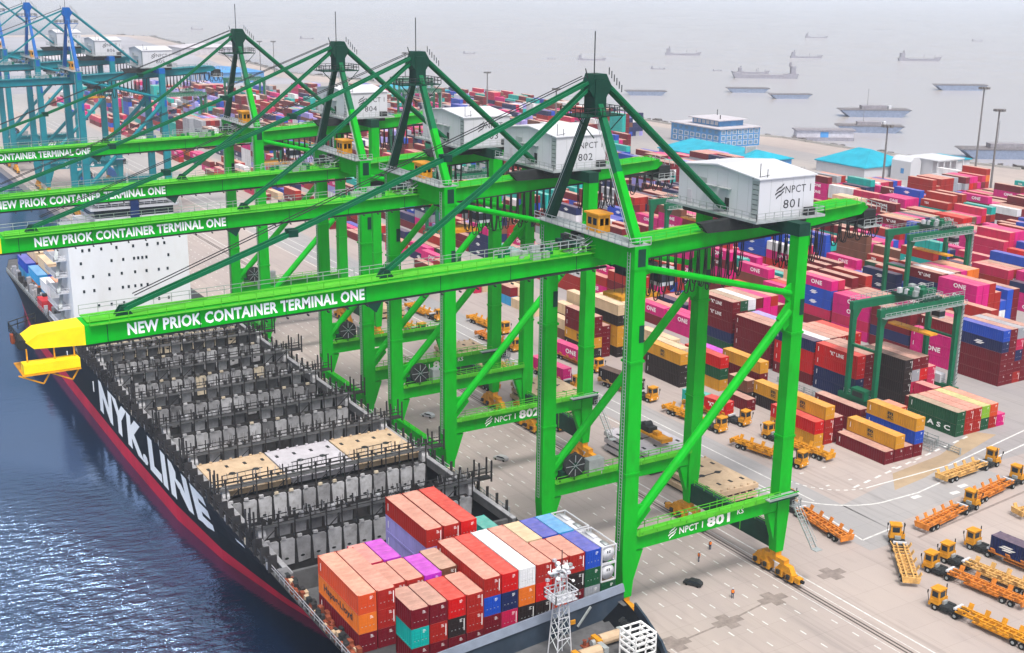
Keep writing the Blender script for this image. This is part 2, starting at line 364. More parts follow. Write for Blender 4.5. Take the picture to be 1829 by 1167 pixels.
def bogie_mesh(x, y):
    b = MB()
    b.box((x-.55,y-2.6,2.7),(x+.55,y+2.6,3.5), YELLOW); b.box((x-.6,y-.7,3.3),(x+.6,y+.7,4.5), YELLOW)
    for s in (-1, 1):
        c = y+s*2.7
        b.prism([(c-1.9,1.5),(c+1.9,1.5),(c+1.0,2.8),(c-1.0,2.8)], 0, x-.5, x+.5, YELLOW)
        for q in (-1.15, 1.15):
            cc = c+q
            b.box((x-.6,cc-.8,.5),(x+.6,cc+.8,1.7), YELLOW)
            for e in (-.45, .45): b.tube((x-.25,cc+e,.5),(x+.25,cc+e,.5), .42, DARK, 12)
            b.tube((x+.5,cc,1.4),(x+1.2,cc,1.4), .28, STEEL, 8); b.box((x-1.0,cc-.3,.9),(x-.5,cc+.3,1.6), DARK)
    e = y-5.6 if y < 5 else y+5.6
    b.box((x-.5,e-.5,.8),(x+.5,e+.5,1.7), YELLOW); b.tube((x,e,1.3),(x,e+(-1 if y < 5 else 1),1.3), .3, RUBBER, 10)
    return b
def portal_mesh(y, num, front):
    b = MB(); z = 13
    b.box((1.15,y-.7,z-1.35),(G-1.15,y+.7,z+1.1), GREEN)
    b.box((1.2,y-1.5,z+1.12),(G-1.2,y+.7,z+1.2), GREEN_W)
    b.rail([(1.4,y-1.5,z+1.2),(G-1.4,y-1.5,z+1.2)], 1.1, GREEN_W, 2.4); b.rail([(1.4,y+.7,z+1.2),(G-1.4,y+.7,z+1.2)], 1.1, GREEN_W, 2.4)
    for i in range(10): b.box((2+i*2.75,y-1.54,z+1.2),(4.5+i*2.75,y-1.5,z+1.9), GREEN_W)
    if front:
        swirl(b, (8.2,y-.73,z-.15), (1,0,0), (0,0,1), 1.6, WHITE_T)
        b.text("NPCT 1", (11.8,y-.72,z-.15), (1,0,0), (0,0,1), 1.1, WHITE_T, 4.6); b.text(num, (17.2,y-.72,z-.05), (1,0,0), (0,0,1), 1.75, WHITE_T, 4.6, .04)
        b.text("KS", (21.6,y-.72,z+.35), (1,0,0), (0,0,1), .9, WHITE_T)
    return b
def girder_mesh():
    b = MB()
    for a, c, mat in ((-36, 2, GREEN), (-72.5, -36, GREEN)):
        za, zc = boomz(a), boomz(c)
        pts = [(a, za-1.25), (c, zc-1.25), (c, zc+1.05), (a, za+1.05)]
        b.prism(pts, 1, 9.0, 13.2, mat)
    za, zc = boomz(-72.5), boomz(1.8)
    for y in (8.3, 13.2): b.beam((-72,y+.35,za+1.12),(1.5,y+.35,zc+1.12), .7, .08, GREEN_W)
    b.beam((-72,11.1,za+1.2),(1.5,11.1,zc+1.2), 2.6, .08, GREEN_W)
    for y in (9.3, 12.9): b.beam((-73,y,za-1.4),(1.5,y,zc-1.4), .35, .3, DARK)
    for i in range(26):
        x = -70+i*2.75; b.box((x,8.97,boomz(x)-1.2),(x+.09,8.995,boomz(x)+1.0), DGREEN) if i % 4 == 0 else None
        b.box((x,8.3,boomz(x)-1.7),(x+.15,8.9,boomz(x)-1.5), DARK)
    d = Vector((1,0,.0158)).normalized()
    b.text("NEW PRIOK CONTAINER TERMINAL ONE", (-52.4,8.985,boomz(-52.4)-.1), d, (-.0158,0,1), 1.5, WHITE_T, 30.5, .035)
    for x in (-67.5, -33.2):
        for y in (10.6, 11.6): b.prism([(x-1.2,boomz(x)+1),(x+1.2,boomz(x)+1),(x+.3,boomz(x)+2.3),(x-.3,boomz(x)+2.3)], 1, y-.12, y+.12, DGREEN)
    b.prism([(-37.6,boomz(-36)-1.25),(-34.4,boomz(-36)-1.25),(-35.4,boomz(-36)-2.9),(-36.2,boomz(-36)-2.2)], 1, 9.2, 9.5, DGREEN)
    return b
def backgirder_mesh():
    b = MB()
    b.prism([(2.2,boomz(2.2)-1.4),(40,boomz(40)-1.4),(53,boomz(53)-.9),(54.5,boomz(54)+.1),(53.5,boomz(54)+1.0),(40,boomz(40)+1.15),(2.2,boomz(2.2)+1.15)], 1, 9.0, 13.2, GREEN)
    for y in (8.3, 13.2): b.beam((2.2,y+.35,boomz(2.2)+1.2),(52,y+.35,boomz(52)+1.1), .7, .08, GREEN_W)
    for y in (9.3, 12.9): b.beam((2.2,y,boomz(2.2)-1.55),(52,y,boomz(52)-1.45), .35, .3, DARK)
    b.box((53,8.2,boomz(53)-3.2),(57.2,14,boomz(53)-2.9), STEEL); b.box((53.6,9,boomz(53)-2.8),(56.4,13,boomz(53)-.4), DARK)
    b.rail([(53,8.2,boomz(53)-2.9),(57.2,8.2,boomz(53)-2.9),(57.2,14,boomz(53)-2.9)], 1.1, STEEL, 1.2)
    b.rail([(58.2,8.4,boomz(53)-1),(52,8.4,boomz(53)+1)], 1.1, STEEL, 1.2)
    return b
def house_mesh(num):
    b = MB(); x0, x1, y0, y1, z0, z1 = 24.6, 35.8, 3.0, 22.0, 58.7, 64.6
    ym = (y0+y1)/2
    b.prism([(y0,z0),(y1,z0),(y1,z1),(ym,z1+1.0),(y0,z1)], 0, x0, x1, WHITE)
    b.prism([(y0-.25,z1+.02),(ym,z1+1.06),(y1+.25,z1+.02),(y1+.25,z1+.2),(ym,z1+1.28),(y0-.25,z1+.2)], 0, x0-.3, x1+.3, WHITE)
    b.box((x0-1.4,y0-1.3,z0-.4),(x1+1.4,y1+1.3,z0-.03), STEEL)
    b.rail([(x0-1.3,y1+1.2,z0),(x0-1.3,y0-1.2,z0),(x1+1.3,y0-1.2,z0),(x1+1.3,y1+1.2,z0)], 1.1, STEEL, 1.6)
    for i in range(1, 5): b.box((x0+i*2.24,y0-.012,z0),(x0+i*2.24+.05,y0,z1), STEEL)
    for i in range(1, 8): b.box((x0-.012,y0+i*2.4,z0),(x0,y0+i*2.4+.05,z1+.2), STEEL)
    b.box((x0-.1,15,z0+3.2),(x0-.013,17.4,z0+4.6), STEEL); b.box((x0-.1,18.6,z0+.1),(x0-.013,19.7,z0+2.2), LAV)
    for y in (9.2, 12.4): b.box((x0-.75,y,z0+3.6),(x0-.02,y+2.6,z0+3.75), STEEL)
    b.box((x0-.06,9.6,z0+.1),(x0-.015,10.6,z0+2.2), DARK); b.box((x0-.05,y0+.02,z0+.1),(x0-.02,y0+1.6,z1-.2), STEEL)
    for k in range(7): b.box((x0-.08,y0+.2,z0+.6+k*.75),(x0-.04,y0+1.4,z0+.68+k*.75), DARK)
    b.tube((x0+.6,y0+.7,z1),(x0+.6,y0+.7,z1+2.4), .06, DARK, 6); b.tube((x0+1.8,y0+.4,z1),(x0+1.8,y0+.4,z1+1.5), .06, DARK, 6); b.tube((x0-.5,y0+1.2,z1+.1),(x0+2.2,y0+.4,z1+.6), .05, DARK, 5)
    b.box((x1-2.4,y0-1.1,z0),(x1-.6,y0-.4,z0+1.2), DARK)
    swirl(b, (x0+4.1,y0-.03,z0+3.9), (1,0,0), (0,0,1), 1.9, BLACK_T)
    b.text("NPCT 1", (x0+7.8,y0-.02,z0+4.1), (1,0,0), (0,0,1), 1.15, BLACK_T, 5.2, 0); b.text(num, (x0+6.6,y0-.02,z0+1.9), (1,0,0), (0,0,1), 1.35, BLACK_T, 3.3, 0)
    return b
def sts(root):
    P = lambda b, n, par=None: b.build(n, par or root)
    for x in (0, G):
        for y in (0, W): P(leg_mesh(x, y, 0), "leg"); P(bogie_mesh(x, y), "bogie")
    for x in (0, G):
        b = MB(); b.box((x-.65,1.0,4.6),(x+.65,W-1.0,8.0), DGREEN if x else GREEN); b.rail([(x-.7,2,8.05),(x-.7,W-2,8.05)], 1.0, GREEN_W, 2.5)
        for y in (8, 14): b.box((x-.69,y,4.8),(x-.655,y+.2,8), GREEN_W)
        P(b, "sill_beam")
    P(portal_mesh(W, "", False), "portal_beam")
    b = MB(); b.box((-1.15,-1.1,54.6),(1.15,W+1.1,57.9), GREEN)
    for y in (-1.12, W-.9): b.box((-.6,y-.03,55),(.7,y,57.5), DGREEN)
    b.box((-2.2,-1,57.92),(1.6,W+1,58.02), STEEL); b.rail([(-2.2,W+1,58),(-2.2,-1,58),(1.6,-1,58)], 1.1, STEEL, 1.6)
    P(b, "cross_beam")
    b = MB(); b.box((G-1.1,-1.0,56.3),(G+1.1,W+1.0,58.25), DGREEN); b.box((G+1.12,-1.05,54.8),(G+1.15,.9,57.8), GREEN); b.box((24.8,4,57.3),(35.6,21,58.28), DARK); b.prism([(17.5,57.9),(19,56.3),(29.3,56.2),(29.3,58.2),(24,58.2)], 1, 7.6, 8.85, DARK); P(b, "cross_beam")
    for y in (0, W):
        b = MB(); b.tube((1.0,y,54.6),(G-1.0,y,47.4), .5, GREEN, 10); b.prism([(G-3.2,47.9),(G-1,49),(G-1,45.8)], 1, y-.15, y+.15, GREEN); b.prism([(1,55.6),(1,53.4),(3.4,53.8)], 1, y-.15, y+.15, GREEN); P(b, "tie_tube")
        b = MB(); b.tube((G-1.0,y,44.6),(1.3,y,16.2), .72, GREEN, 10)
        b.prism([(1.2,18.4),(3.6,18.6),(4.2,17.4),(1.2,14.2)], 1, y-.3, y+.3, GREEN); b.prism([(G-1,46.4),(G-3.4,43.6),(G-2,41.6),(G-1,42.4)], 1, y-.3, y+.3, GREEN)
        P(b, "brace")
    # A frame, apex
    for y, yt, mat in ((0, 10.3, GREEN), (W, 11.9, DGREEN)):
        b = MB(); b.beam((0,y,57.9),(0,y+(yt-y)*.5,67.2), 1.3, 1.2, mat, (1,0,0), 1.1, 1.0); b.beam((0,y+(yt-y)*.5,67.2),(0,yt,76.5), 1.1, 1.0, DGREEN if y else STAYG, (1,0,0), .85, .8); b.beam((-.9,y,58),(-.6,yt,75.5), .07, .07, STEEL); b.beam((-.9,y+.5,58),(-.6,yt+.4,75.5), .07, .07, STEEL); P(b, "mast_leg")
    b = MB(); b.box((-.95,9.7,74.5),(.95,12.5,79.6), DGREEN); b.prism([(-1.8,78.2),(-1.0,80.4),(1.0,80.4),(2.0,78.6),(1.1,77.2),(-1.1,77.2)], 1, 9.9, 12.3, DGREEN)
    b.box((-4.2,8.6,74.6),(3.4,13.6,74.75), DGREEN); b.rail([(-4.2,8.6,74.75),(3.4,8.6,74.75),(3.4,13.6,74.75),(-4.2,13.6,74.75),(-4.2,8.6,74.75)], 1.1, DARK, 1.2)
    b.beam((-4.2,9,74.6),(-.8,10,71.5), .12, .12, DGREEN); b.beam((3.4,9,74.6),(.8,10,71.5), .12, .12, DGREEN)
    for i in range(6): b.box((1.2+i*.45,9.6,80.3-i*.5),(1.3+i*.45,9.7,81.3-i*.5), DARK)
    b.tube((-.3,11.1,80.2),(-.3,11.1,86.2), .09, DARK, 6); b.tube((-1.8,10.5,79.8),(-2.2,10.5,81.2), .08, DARK, 5); P(b, "apex_head")
    for y in (10.6, 11.6):
        b = MB(); a, m1, m2, e = (-1.6,y,79.2), (-24,y,70.1), (-46,y,62.1), (-67.5,y,boomz(-67.5)+1.9)
        for p, q in ((a,m1),(m1,m2),(m2,e)): b.beam(p, q, .26, .46, STAYG)
        for p in (m1, m2): b.box((p[0]-.6,y-.3,p[2]-.45),(p[0]+.6,y+.3,p[2]+.45), DGREEN)
        b.tube((-1.6,y+.6,80),(-66,y+.6,boomz(-66)+3.3), .07, DARK, 5); P(b, "forestay")
        b = MB(); a, m1, e = (-1.4,y,78.4), (-17,y,66.4), (-33.2,y,boomz(-33)+1.9)
        for p, q in ((a,m1),(m1,e)): b.beam(p, q, .24, .42, STAYG)
        P(b, "forestay")
        b = MB(); b.tube((1.7,y,78.8),(25.5,y,58.6), .42, STAYG, 8); P(b, "backstay")
    P(girder_mesh(), "boom")
    b = MB(); za = boomz(-72.5)
    b.prism([(-72.5,za-1.25),(-72.5,za+1.05),(-77.6,za+.8),(-79,za-.1),(-78.2,za-.9)], 1, 9.0, 13.2, BYEL)
    b.box((-79.6,8.4,za-3.6),(-73.4,10.2,za-2.5), BYEL); b.box((-79.8,8.2,za-3.8),(-73.4,14,za-3.66), YELLOW)
    for x in (-79,-76,-73.8): b.beam((x,9.4,za-2.5),(x,9.4,za-.9), .15, .15, YELLOW)
    for x in (-80.2,-77): b.beam((x,8.6,za-3.7),(x+2.6,8.6,za-5), .15, .15, YELLOW); b.beam((x+2.6,8.6,za-5),(x+3.4,8.6,za-3.8), .15, .15, YELLOW)
    b.rail([(-80,8.4,za+.2),(-80,13.6,za+.2),(-77,13.6,za+.9)], 1.2, DARK, 1); b.tube((-79.4,9.5,za-.4),(-79.4,13,za-.4), .6, DARK, 10); b.box((-80.3,10.5,za-.4),(-79.8,11.5,za+.6), RUST)
    P(b, "boom_tip")
    P(backgirder_mesh(), "rear_girder")
    b = MB()
    for y in (8.3, 13.9): b.rail([(-72,y,za+1.2),(1.5,y,boomz(1.5)+1.2)], 1.1, STEEL if y > 9 else GREEN_W, 2.2, .035)
    b.rail([(2.5,8.3,boomz(2.5)+1.2),(23,8.3,boomz(23)+1.2)], 1.1, GREEN_W, 2.2, .04); b.rail([(36.5,8.3,boomz(37)+1.2),(51,8.3,boomz(51)+1.1)], 1.1, GREEN_W, 2.2, .04); P(b, "railing")
    # festoon loops
    b = MB()
    for x0, x1, n, dp in ((8, 27, 13, 6.2), (33.5, 44, 8, 5.2), (46, 57, 6, 3.6)):
        s = (x1-x0)/n
        for i in range(n):
            for y in (8.4, 8.8):
                d = dp*random.uniform(.8, 1.1); c = x0+(i+.5)*s; z = boomz(min(52, c))-1.5
                b.poly([(c+(-.5+t)*s, y, z-d*(1-(2*t-1)**4)) for t in (0,.06,.15,.3,.5,.7,.85,.94,1)], .1, RUBBER, 5)
    b.beam((6,8.6,boomz(6)-1.4),(57,8.6,boomz(52)-1.4), .15, .2, DARK); P(b, "festoon_cable")
    # trolley, cab, hut, machinery on boom
    b = MB(); tx, tz = 4.5, boomz(4)-1.6
    b.box((tx,8.6,tz-1),(tx+6,13.6,tz-.3), DARK); b.box((tx+1,9.5,tz-2.2),(tx+5,12.5,tz-1), DARK)
    for x in (tx+.6, tx+5): b.beam((x,10,tz-1),(x,10,tz-5), .06, .06, DARK); b.beam((x,12,tz-1),(x,12,tz-5), .06, .06, DARK)
    b.box((tx-.5,8.6,tz-5.6),(tx+6.5,13.4,tz-5), YELLOW); P(b, "trolley")
    b = MB(); b.box((tx+6.6,8.7,tz-4.2),(tx+9.2,11,tz-1.4), WHITE); b.box((tx+6.55,8.66,tz-3.6),(tx+9.25,11.04,tz-2.3), GLASS); P(b, "operator_cab")
    b = MB(); b.box((-.6,8.6,58.05),(1.5,11.6,60.6), YELLOW); b.box((-.9,8.3,60.62),(1.8,11.9,60.85), YELLOW)
    for y in (8.55, 8.57): b.box((-.3,8.57,59.1),(.3,8.6,60.1), GLASS); b.box((.6,8.57,59.1),(1.2,8.6,60.1), GLASS)
    b.box((-.63,9,59.1),(-.6,9.9,60.1), GLASS); b.box((-.63,10.3,59.1),(-.6,11.2,60.1), GLASS); P(b, "control_hut")
    b = MB()
    for i in range(22):
        x = -9+random.uniform(-6,8); y = random.uniform(8.6,13.6); s = random.uniform(.3,.9); z = boomz(x)+1.15
        b.box((x,y,z),(x+s*1.6,y+s,z+s*1.4), random.choice((STEEL,DARK,STEEL,TEALG)))
    for i in range(16):
        x = random.uniform(-5.5,-1.6); y = random.uniform(8.8,13); q = random.uniform(.4,1.1); z = boomz(x)+1.1+random.uniform(0,1.6); b.box((x,y,z),(x+q,y+q*1.3,z+q), random.choice((DARK,DARK,DGREEN,STEEL)))
    b.rail([(-18,8.5,boomz(-18)+2.2),(-3,8.5,boomz(-3)+2.2),(-3,13.6,boomz(-3)+2.2)], 1.2, STEEL, 1.3); b.tube((-4,9.2,boomz(-4)+1.2),(-.5,9.2,57.2), .09, STEEL, 5)
    for y in (9.5,10,12): b.beam((-5,y,boomz(-5)+1.3),(1,y,58.4), .08, .08, STEEL)
    P(b, "hoist_gear")
    # cable reel on the portal
    b = MB(); c = (4.6, W-.9, 16.9)
    b.tube((c[0],c[1]-.9,c[2]),(c[0],c[1]-.5,c[2]), 1.95, DARK, 24); b.tube((c[0],c[1]-.5,c[2]),(c[0],c[1]-.1,c[2]), 1.95, DARK, 24); b.tube((c[0],c[1]-1.0,c[2]),(c[0],c[1]-.88,c[2]), .6, DGREEN, 16)
    for a in range(8): b.beam((c[0],c[1]-.95,c[2]),(c[0]+1.8*math.cos(a*.785),c[1]-.95,c[2]+1.8*math.sin(a*.785)), .12, .08, STEEL)
    b.box((c[0]-2.4,c[1]-.4,14.3),(c[0]+2.2,c[1]+1.2,16), DGREEN); b.box((c[0]+3,c[1]-.6,14.3),(c[0]+6,c[1]+1.0,17), STEEL); P(b, "cable_reel")
    # landside platform and stair
    b = MB(); b.box((G-4.6,-2.6,14.6),(G+1.4,-1.1,14.75), STEEL); b.box((G-4.6,-2.7,15.1),(G+1.4,-2.6,15.3), GREEN); b.box((G-4.6,-2.7,14.4),(G+1.4,-2.6,14.6), DGREEN)
    b.box((G+1.3,-1.5,12),(G+3.2,1.6,12.1), STEEL); b.rail([(G+1.3,-1.5,12.1),(G+3.2,-1.5,12.1),(G+3.2,1.6,12.1)], 1.1, STEEL, 1); b.box((G+1.4,-.8,12.1),(G+2.6,.8,14.3), DARK)
    for k in (0, 1): b.beam((G+1.8+k,-1.4,12),(G+1.8+k,-6,6.6), .12, .25, STEEL); b.beam((G+1.8+k,-1.4,13),(G+1.8+k,-6,7.6), .07, .07, STEEL)
    for i in range(12): b.beam((G+1.8,-1.4-.38*i,12-.45*i),(G+2.8,-1.4-.38*i,12-.45*i), .25, .04, STEEL)
    b.box((G+1.6,-7.2,6.5),(G+3.0,-6,6.6), STEEL); P(b, "stair_platform")
cranes = []
proto = empty("quay_crane"); sts(proto)
CY = [0, 55.4, 90.8, 151.5, 340.6, 415.9, 492]
desc = ["nearest green quay crane with house numbered 801 and yellow boom tip over the ship", "second green quay crane numbered 802 standing behind crane 801", "third green quay crane numbered 803 behind crane 802", "green quay crane numbered 804 with its boom passing behind the ship's white bridge",
        "haze-tinted teal quay crane numbered 805 beyond the gap after crane 804", "hazy teal quay crane numbered 806 behind crane 805", "farthest quay crane faded blue by haze at the left edge"]
roots = [proto]+[copy_tree(proto) for _ in CY[1:]]
for i, (o, y) in enumerate(zip(roots, CY)):
    o.location = (0, y, 0); tag(o, desc[i], "crane", "ship to shore cranes along the quay")
    portal_mesh(0, str(801+i), True).build("portal_beam", o); house_mesh(str(801+i)).build("machinery_house", o)
    if i >= 4:          # far cranes recoloured blue-teal, haze tint put into the paint
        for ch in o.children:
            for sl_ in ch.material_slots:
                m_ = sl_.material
                if m_ in (GREEN, GREEN_W, STAYG, DGREEN): sl_.link = 'OBJECT'; sl_.material = BLUE_HAZE if m_ == DGREEN or ch.name.startswith(('mast_leg','apex')) else TEAL_HAZE

# ------------------------------------------------------------------ container ship alongside
SHIP = empty("container_ship", (-26, 60, -3)); tag(SHIP, "long black-hulled container ship with red waterline band moored under the quay cranes", "ship")
SO = Vector((-26, 60, -3))
def sp(b, name, par=None):
    o = b.build(name, None); o.parent = par or SHIP; o.matrix_parent_inverse = Matrix.Translation(-SO) if par is None else Matrix.Identity(4); return o
XC = -26.0
SEC = [(256,17,12),(240,20.4,16.5),(205,20.4,20.2),(150,20.4,20.4),(110,20.4,20.4),(75,20.4,19.8),(55,20.4,17.8),(35,20.4,14.0),(20,20.4,10.3),(8,20.4,7.2),(-4,20.2,4.4),(-13,18.8,2.4),(-22,15.8,.9),(-31,11.5,.15),(-39,6.6,.1),(-46,1.6,.1)]
ZL = [-3.9,-3.0,-1.5,.55,2.8,5,7.4,9.3]
def half(d, wl, z):
    t = max(0, (z-.3)/9.0); s = max(0, min(1, (z+3)/3.3))
    base = wl+(d-wl)*.14*s
    return base+(d-base)*t**1.25 if z > .3 else base
def hw(y):
    for (y0,d0,w0),(y1,d1,w1) in zip(SEC, SEC[1:]):
        if y1 <= y <= y0:
            t = (y0-y)/(y0-y1); return d0+(d1-d0)*t, w0+(w1-w0)*t
    return SEC[0][1:] if y > 200 else SEC[-1][1:]
b = MB(); ys = [256,248,240,222,205]+list(range(190,-40,-5))+[-39,-42,-44,-46]
for side in (-1, 1):
    for ya, yb in zip(ys, ys[1:]):
        for r0_, (z0, z1) in enumerate(zip(ZL, ZL[1:])):
            q = []
            for y, z in ((ya,z0),(yb,z0),(yb,z1),(ya,z1)):
                zt = .1-2.5*max(0, min(1, (75-y)/62)); z = {.55: zt, -1.5: (zt-3)/2}.get(z, z); d, wl = hw(y); q.append((XC+side*half(d,wl,z), y, z))
            b.add(q, [(0,1,2,3)], HULLR if z1 <= .56 else HULLB)
d, wl = hw(256)
b.add([(XC-half(d,wl,z),256,z) for z in ZL]+[(XC+half(d,wl,z),256,z) for z in ZL], [(i,i+1,len(ZL)+i+1,len(ZL)+i) for i in range(len(ZL)-1)], HULLB)
# name on the side, following the plating
def hull_text(st, y0, y1, z0, z1):
    vs, fs, tw, th = text_geo(st, .055); out = []
    for x, yv in vs:
        y = y0+(y1-y0)*(x/tw+.5); z = z0+(z1-z0)*(yv/th+.5); d, wl = hw(y); out.append((XC-half(d,wl,z)-.05, y, z))
    b.add(out, fs, WHITE_T)
hull_text("NYK.LINE", 129, 56.5, 1.3, 8.5)
for y in (134, 160): b.box((XC-20.5, y, 4.2), (XC-20.38, y+.5, 6.5), WHITE_T)
for yq in (46,): b.add([(XC-half(*hw(y_),z_)-.06, y_, z_) for y_, z_ in ((yq,4.4),(yq-3,4.4),(yq-3,5.1),(yq,5.1))], [(0,1,2,3)], WHITE_T)
sp(b, "hull")
b = MB()
for ya, yb in zip(ys, ys[1:]):
    da, db = hw(ya)[0], hw(yb)[0]
    if ya <= 22 or yb >= 150:
        zd = 7.6 if ya <= -8 else 9.2 if yb >= 150 else 7.3
        da2, db2 = (da, db) if yb >= 150 else (half(da,hw(ya)[1],zd), half(db,hw(yb)[1],zd)); b.add([(XC-da2,ya,zd),(XC+da2,ya,zd),(XC+db2,yb,zd),(XC-db2,yb,zd)], [(0,1,2,3)], DECKG)
        if zd == 7.3:
            for s in (-1, 1): b.add([(XC+s*da,ya,9.2),(XC+s*18.5,ya,9.2),(XC+s*18.5,yb,9.2),(XC+s*db,yb,9.2)], [(0,1,2,3)], DECKG)
    else:
        for s in (-1, 1): b.add([(XC+s*da,ya,9.2),(XC+s*18.6,ya,9.2),(XC+s*18.6,yb,9.2),(XC+s*db,yb,9.2)], [(0,1,2,3)], DECKG)
sp(b, "deck")
b = MB()     # hatch coaming and hold walls
for s in (-1, 1):
    x = XC+s*18.8; b.box((x-.3, 20, 8.9), (x+.3, 153, 10.4), DECKG); b.box((x-.4, 20, 10.4), (x+.4, 153, 10.55), PLATE)
    for i in range(66): b.box((x+s*.3, 20.4+i*2, 9.3), (x+s*.75, 20.6+i*2, 10.3), DARK)
for ya in range(20, 152, 4): h0, h1 = half(*hw(ya),-2)-.3, half(*hw(ya+4),-2)-.3; b.add([(XC-h0,ya,-2),(XC+h0,ya,-2),(XC+h1,ya+4,-2),(XC-h1,ya+4,-2)], [(0,1,2,3)], DARK)
def bulkhead(b, y0, y1, z1, mat):
    zs = [-2,.3,2.5,5,7.4,9.1]; L = [(XC-min(18.5,half(*hw(y0),z)-.4), z) for z in zs]+[(XC-18.5,z1)]
    b.prism(L+[(2*XC-x, z) for x, z in reversed(L)], 1, y0, y1, mat)
bulkhead(b, 153.4, 154, 9.8, DECKG); bulkhead(b, 21.4, 22.0, 9.8, DECKG)
sp(b, "hatch_coaming")
BAYS = [33+17*k for k in range(8)]
PC = 2.62
def lashing(k, y):
    b = MB(); tan = k == 7
    bulkhead(b, y-.2, y+1.2, 9.7, LASH)
    for i in range(14):           # plates hung on the forward face of the bulkhead
        x = XC-18.34+i*PC; pm = CREAM if tan or random.random() < .06 else random.choice((PLATE,PLATE_L,PLATE_L,PLATE_L) if k < 2 else (PLATE,PLATE,PLATE_D,PLATE_L)); z1 = 9.6-random.random()*.25
        b.prism([(x+.38,5.2),(x+2.3,5.2+random.random()*.3),(x+2.46,z1-.25),(x+2.2,z1),(x+.36,z1),(x+.16,z1-.25)], 1, y-.42, y-.19, pm)
        b.prism([(x+1.05+.36*math.cos(a*.785),6.3+.2*math.sin(a*.785)) for a in range(8)], 1, y-.45, y-.43, DARK)
        b.box((x+.3,y-.62,9.6),(x+1.0,y-.2,10.0), random.choice((PLATE_D,PLATE_L,CREAM)))
        if k == 1: continue
        t = random.random()         # raised guide plates standing behind the walkway frame
        if t < .85: b.prism([(x+.3,9.7),(x+2.3,9.7),(x+2.42,11.6),(x+1.9,12.35),(x+.8,12.4),(x+.25,11.7)], 1, y+.95, y+1.15, random.choice((PLATE,PLATE,PLATE_L,PLATE_D)))
        if t < .85:
          for q in range(2): b.box((x+.4+q*.9,y+.5,12.2),(x+.95+q*.9,y+1.1,12.7+random.random()*.5), random.choice((PLATE_L,PLATE,LASH)))
    for i in range(15):
        x = XC-18.34+i*PC
        for yy in (y-.3, y+1.4): b.box((x-.09, yy-.09, 9.2), (x+.09, yy+.09, 14.0), LASH)
        b.beam((x,y-.3,12.0),(x,y+1.4,12.0), .1, .1, LASH)
        if random.random() < .3 and i < 14: b.beam((x,y-.3,9.8),(x+PC,y-.3,12), .1, .14, LASH)
        for q in range(4): xx = x+random.random()*PC; b.beam((xx,y-.3,13.3),(xx+random.uniform(-.25,.25),y-.35,14.4+random.random()*.6), .05, .05, PLATE_L if q % 2 else LASH)
        b.box((x-.22,y-.42,13.2),(x+.2,y-.18,13.9), LASH)
    b.box((XC-19.6, y-.3, 12.0), (XC+19.6, y+1.4, 12.1), DECKG)
    for yy in (y-.3, y+1.4):
        for z in (12.6, 13.2): b.beam((XC-20.3, yy, z), (XC+22.0, yy, z), .08, .1 if z < 13 else .16, LASH)
    for s in (-1, 1):
        for xx in (19.6, 22.0 if s > 0 else 20.3):
            for yy in (y-.3, y+1.4): b.box((XC+s*xx-.12, yy-.12, 9.2 if xx < 20 else 11.4), (XC+s*xx+.12, yy+.12, 15.2), LASH)
        b.box((XC-20.4 if s < 0 else XC+19.5, y-.3, 11.9), (XC-19.5 if s < 0 else XC+22.1, y+1.4, 12.05), LASH)
        b.prism([(y-.2,9.3),(y+1.4,9.3),(y+1.4,10.8),(y+.6,12.3),(y-.2,10.8)], 0, XC+s*18.3-.6, XC+s*18.3+.6, PLATE_L)
    return b
for k, y in enumerate(BAYS): sp(lashing(k, y), "lashing_bridge")
b = MB()     # side passage frames and rails
for s in (-1, 1):
    xs = XC+s*20.2
    b.rail([(xs, 148, 9.2), (xs, 24, 9.2)], 1.3, LASH if s < 0 else STEEL, 2, .06)
    for i in range(40):
        y = 24+i*3.15; b.box((xs-.5, y, 9.2), (xs-.1 if s > 0 else xs+.9, y+.25, 11.8), LASH)
        if i % 3 == 0: b.box((xs-.3, y+.5, 9.25), (xs+.6, y+1.6, 10.2), random.choice((PLATE, CREAM, DARK)))
sp(b, "side_passage")
b = MB()     # breakwater on the foredeck
BLIP = paint("breakwater lip paint", (.17,.20,.26), .5, .2, .3)
def bw(p0, p1, mat):      # wall section swept forward towards the port side; p = (dy, z) outline corners
    xs = [XC+19.7, XC-19.5]; o = []
    for x in xs:
        for dy, z in (p0[0], p0[1], p1[1], p1[0]): o.append((x, -8.2-.107*(-5.5-x)*-1*-1+dy if False else -8.2-.107*(-5.5-x)+dy, z))
    b.add(o, [(3,2,1,0),(4,5,6,7),(0,1,5,4),(1,2,6,5),(2,3,7,6),(3,0,4,7)], mat)
bw(((-.25,7.0),(.35,7.0)), ((-.05,10.5),(.35,10.5)), BWALL); bw(((-.3,10.5),(.4,10.5)), ((.1,11.5),(.4,11.5)), BLIP)
b.beam((-15,-9.7,8),(-12.6,-9.3,10.2), .15, .35, STEEL); b.box((-16.2,-9.75,8.6),(-15.4,-9.55,9.2), YELLOW)
sp(b, "breakwater")
yb_ = [-12,-16,-22,-28,-33,-39,-43,-46]
for s in (-1, 1):      # bulwark round the bow
    b = MB()
    for ya, yb in zip(yb_, yb_[1:]): b.beam((XC+s*hw(ya)[0],ya,9.9),(XC+s*hw(yb)[0],yb,9.9), .3, 1.4, BWALL)
    sp(b, "bulwark")
b = MB()     # mooring machinery
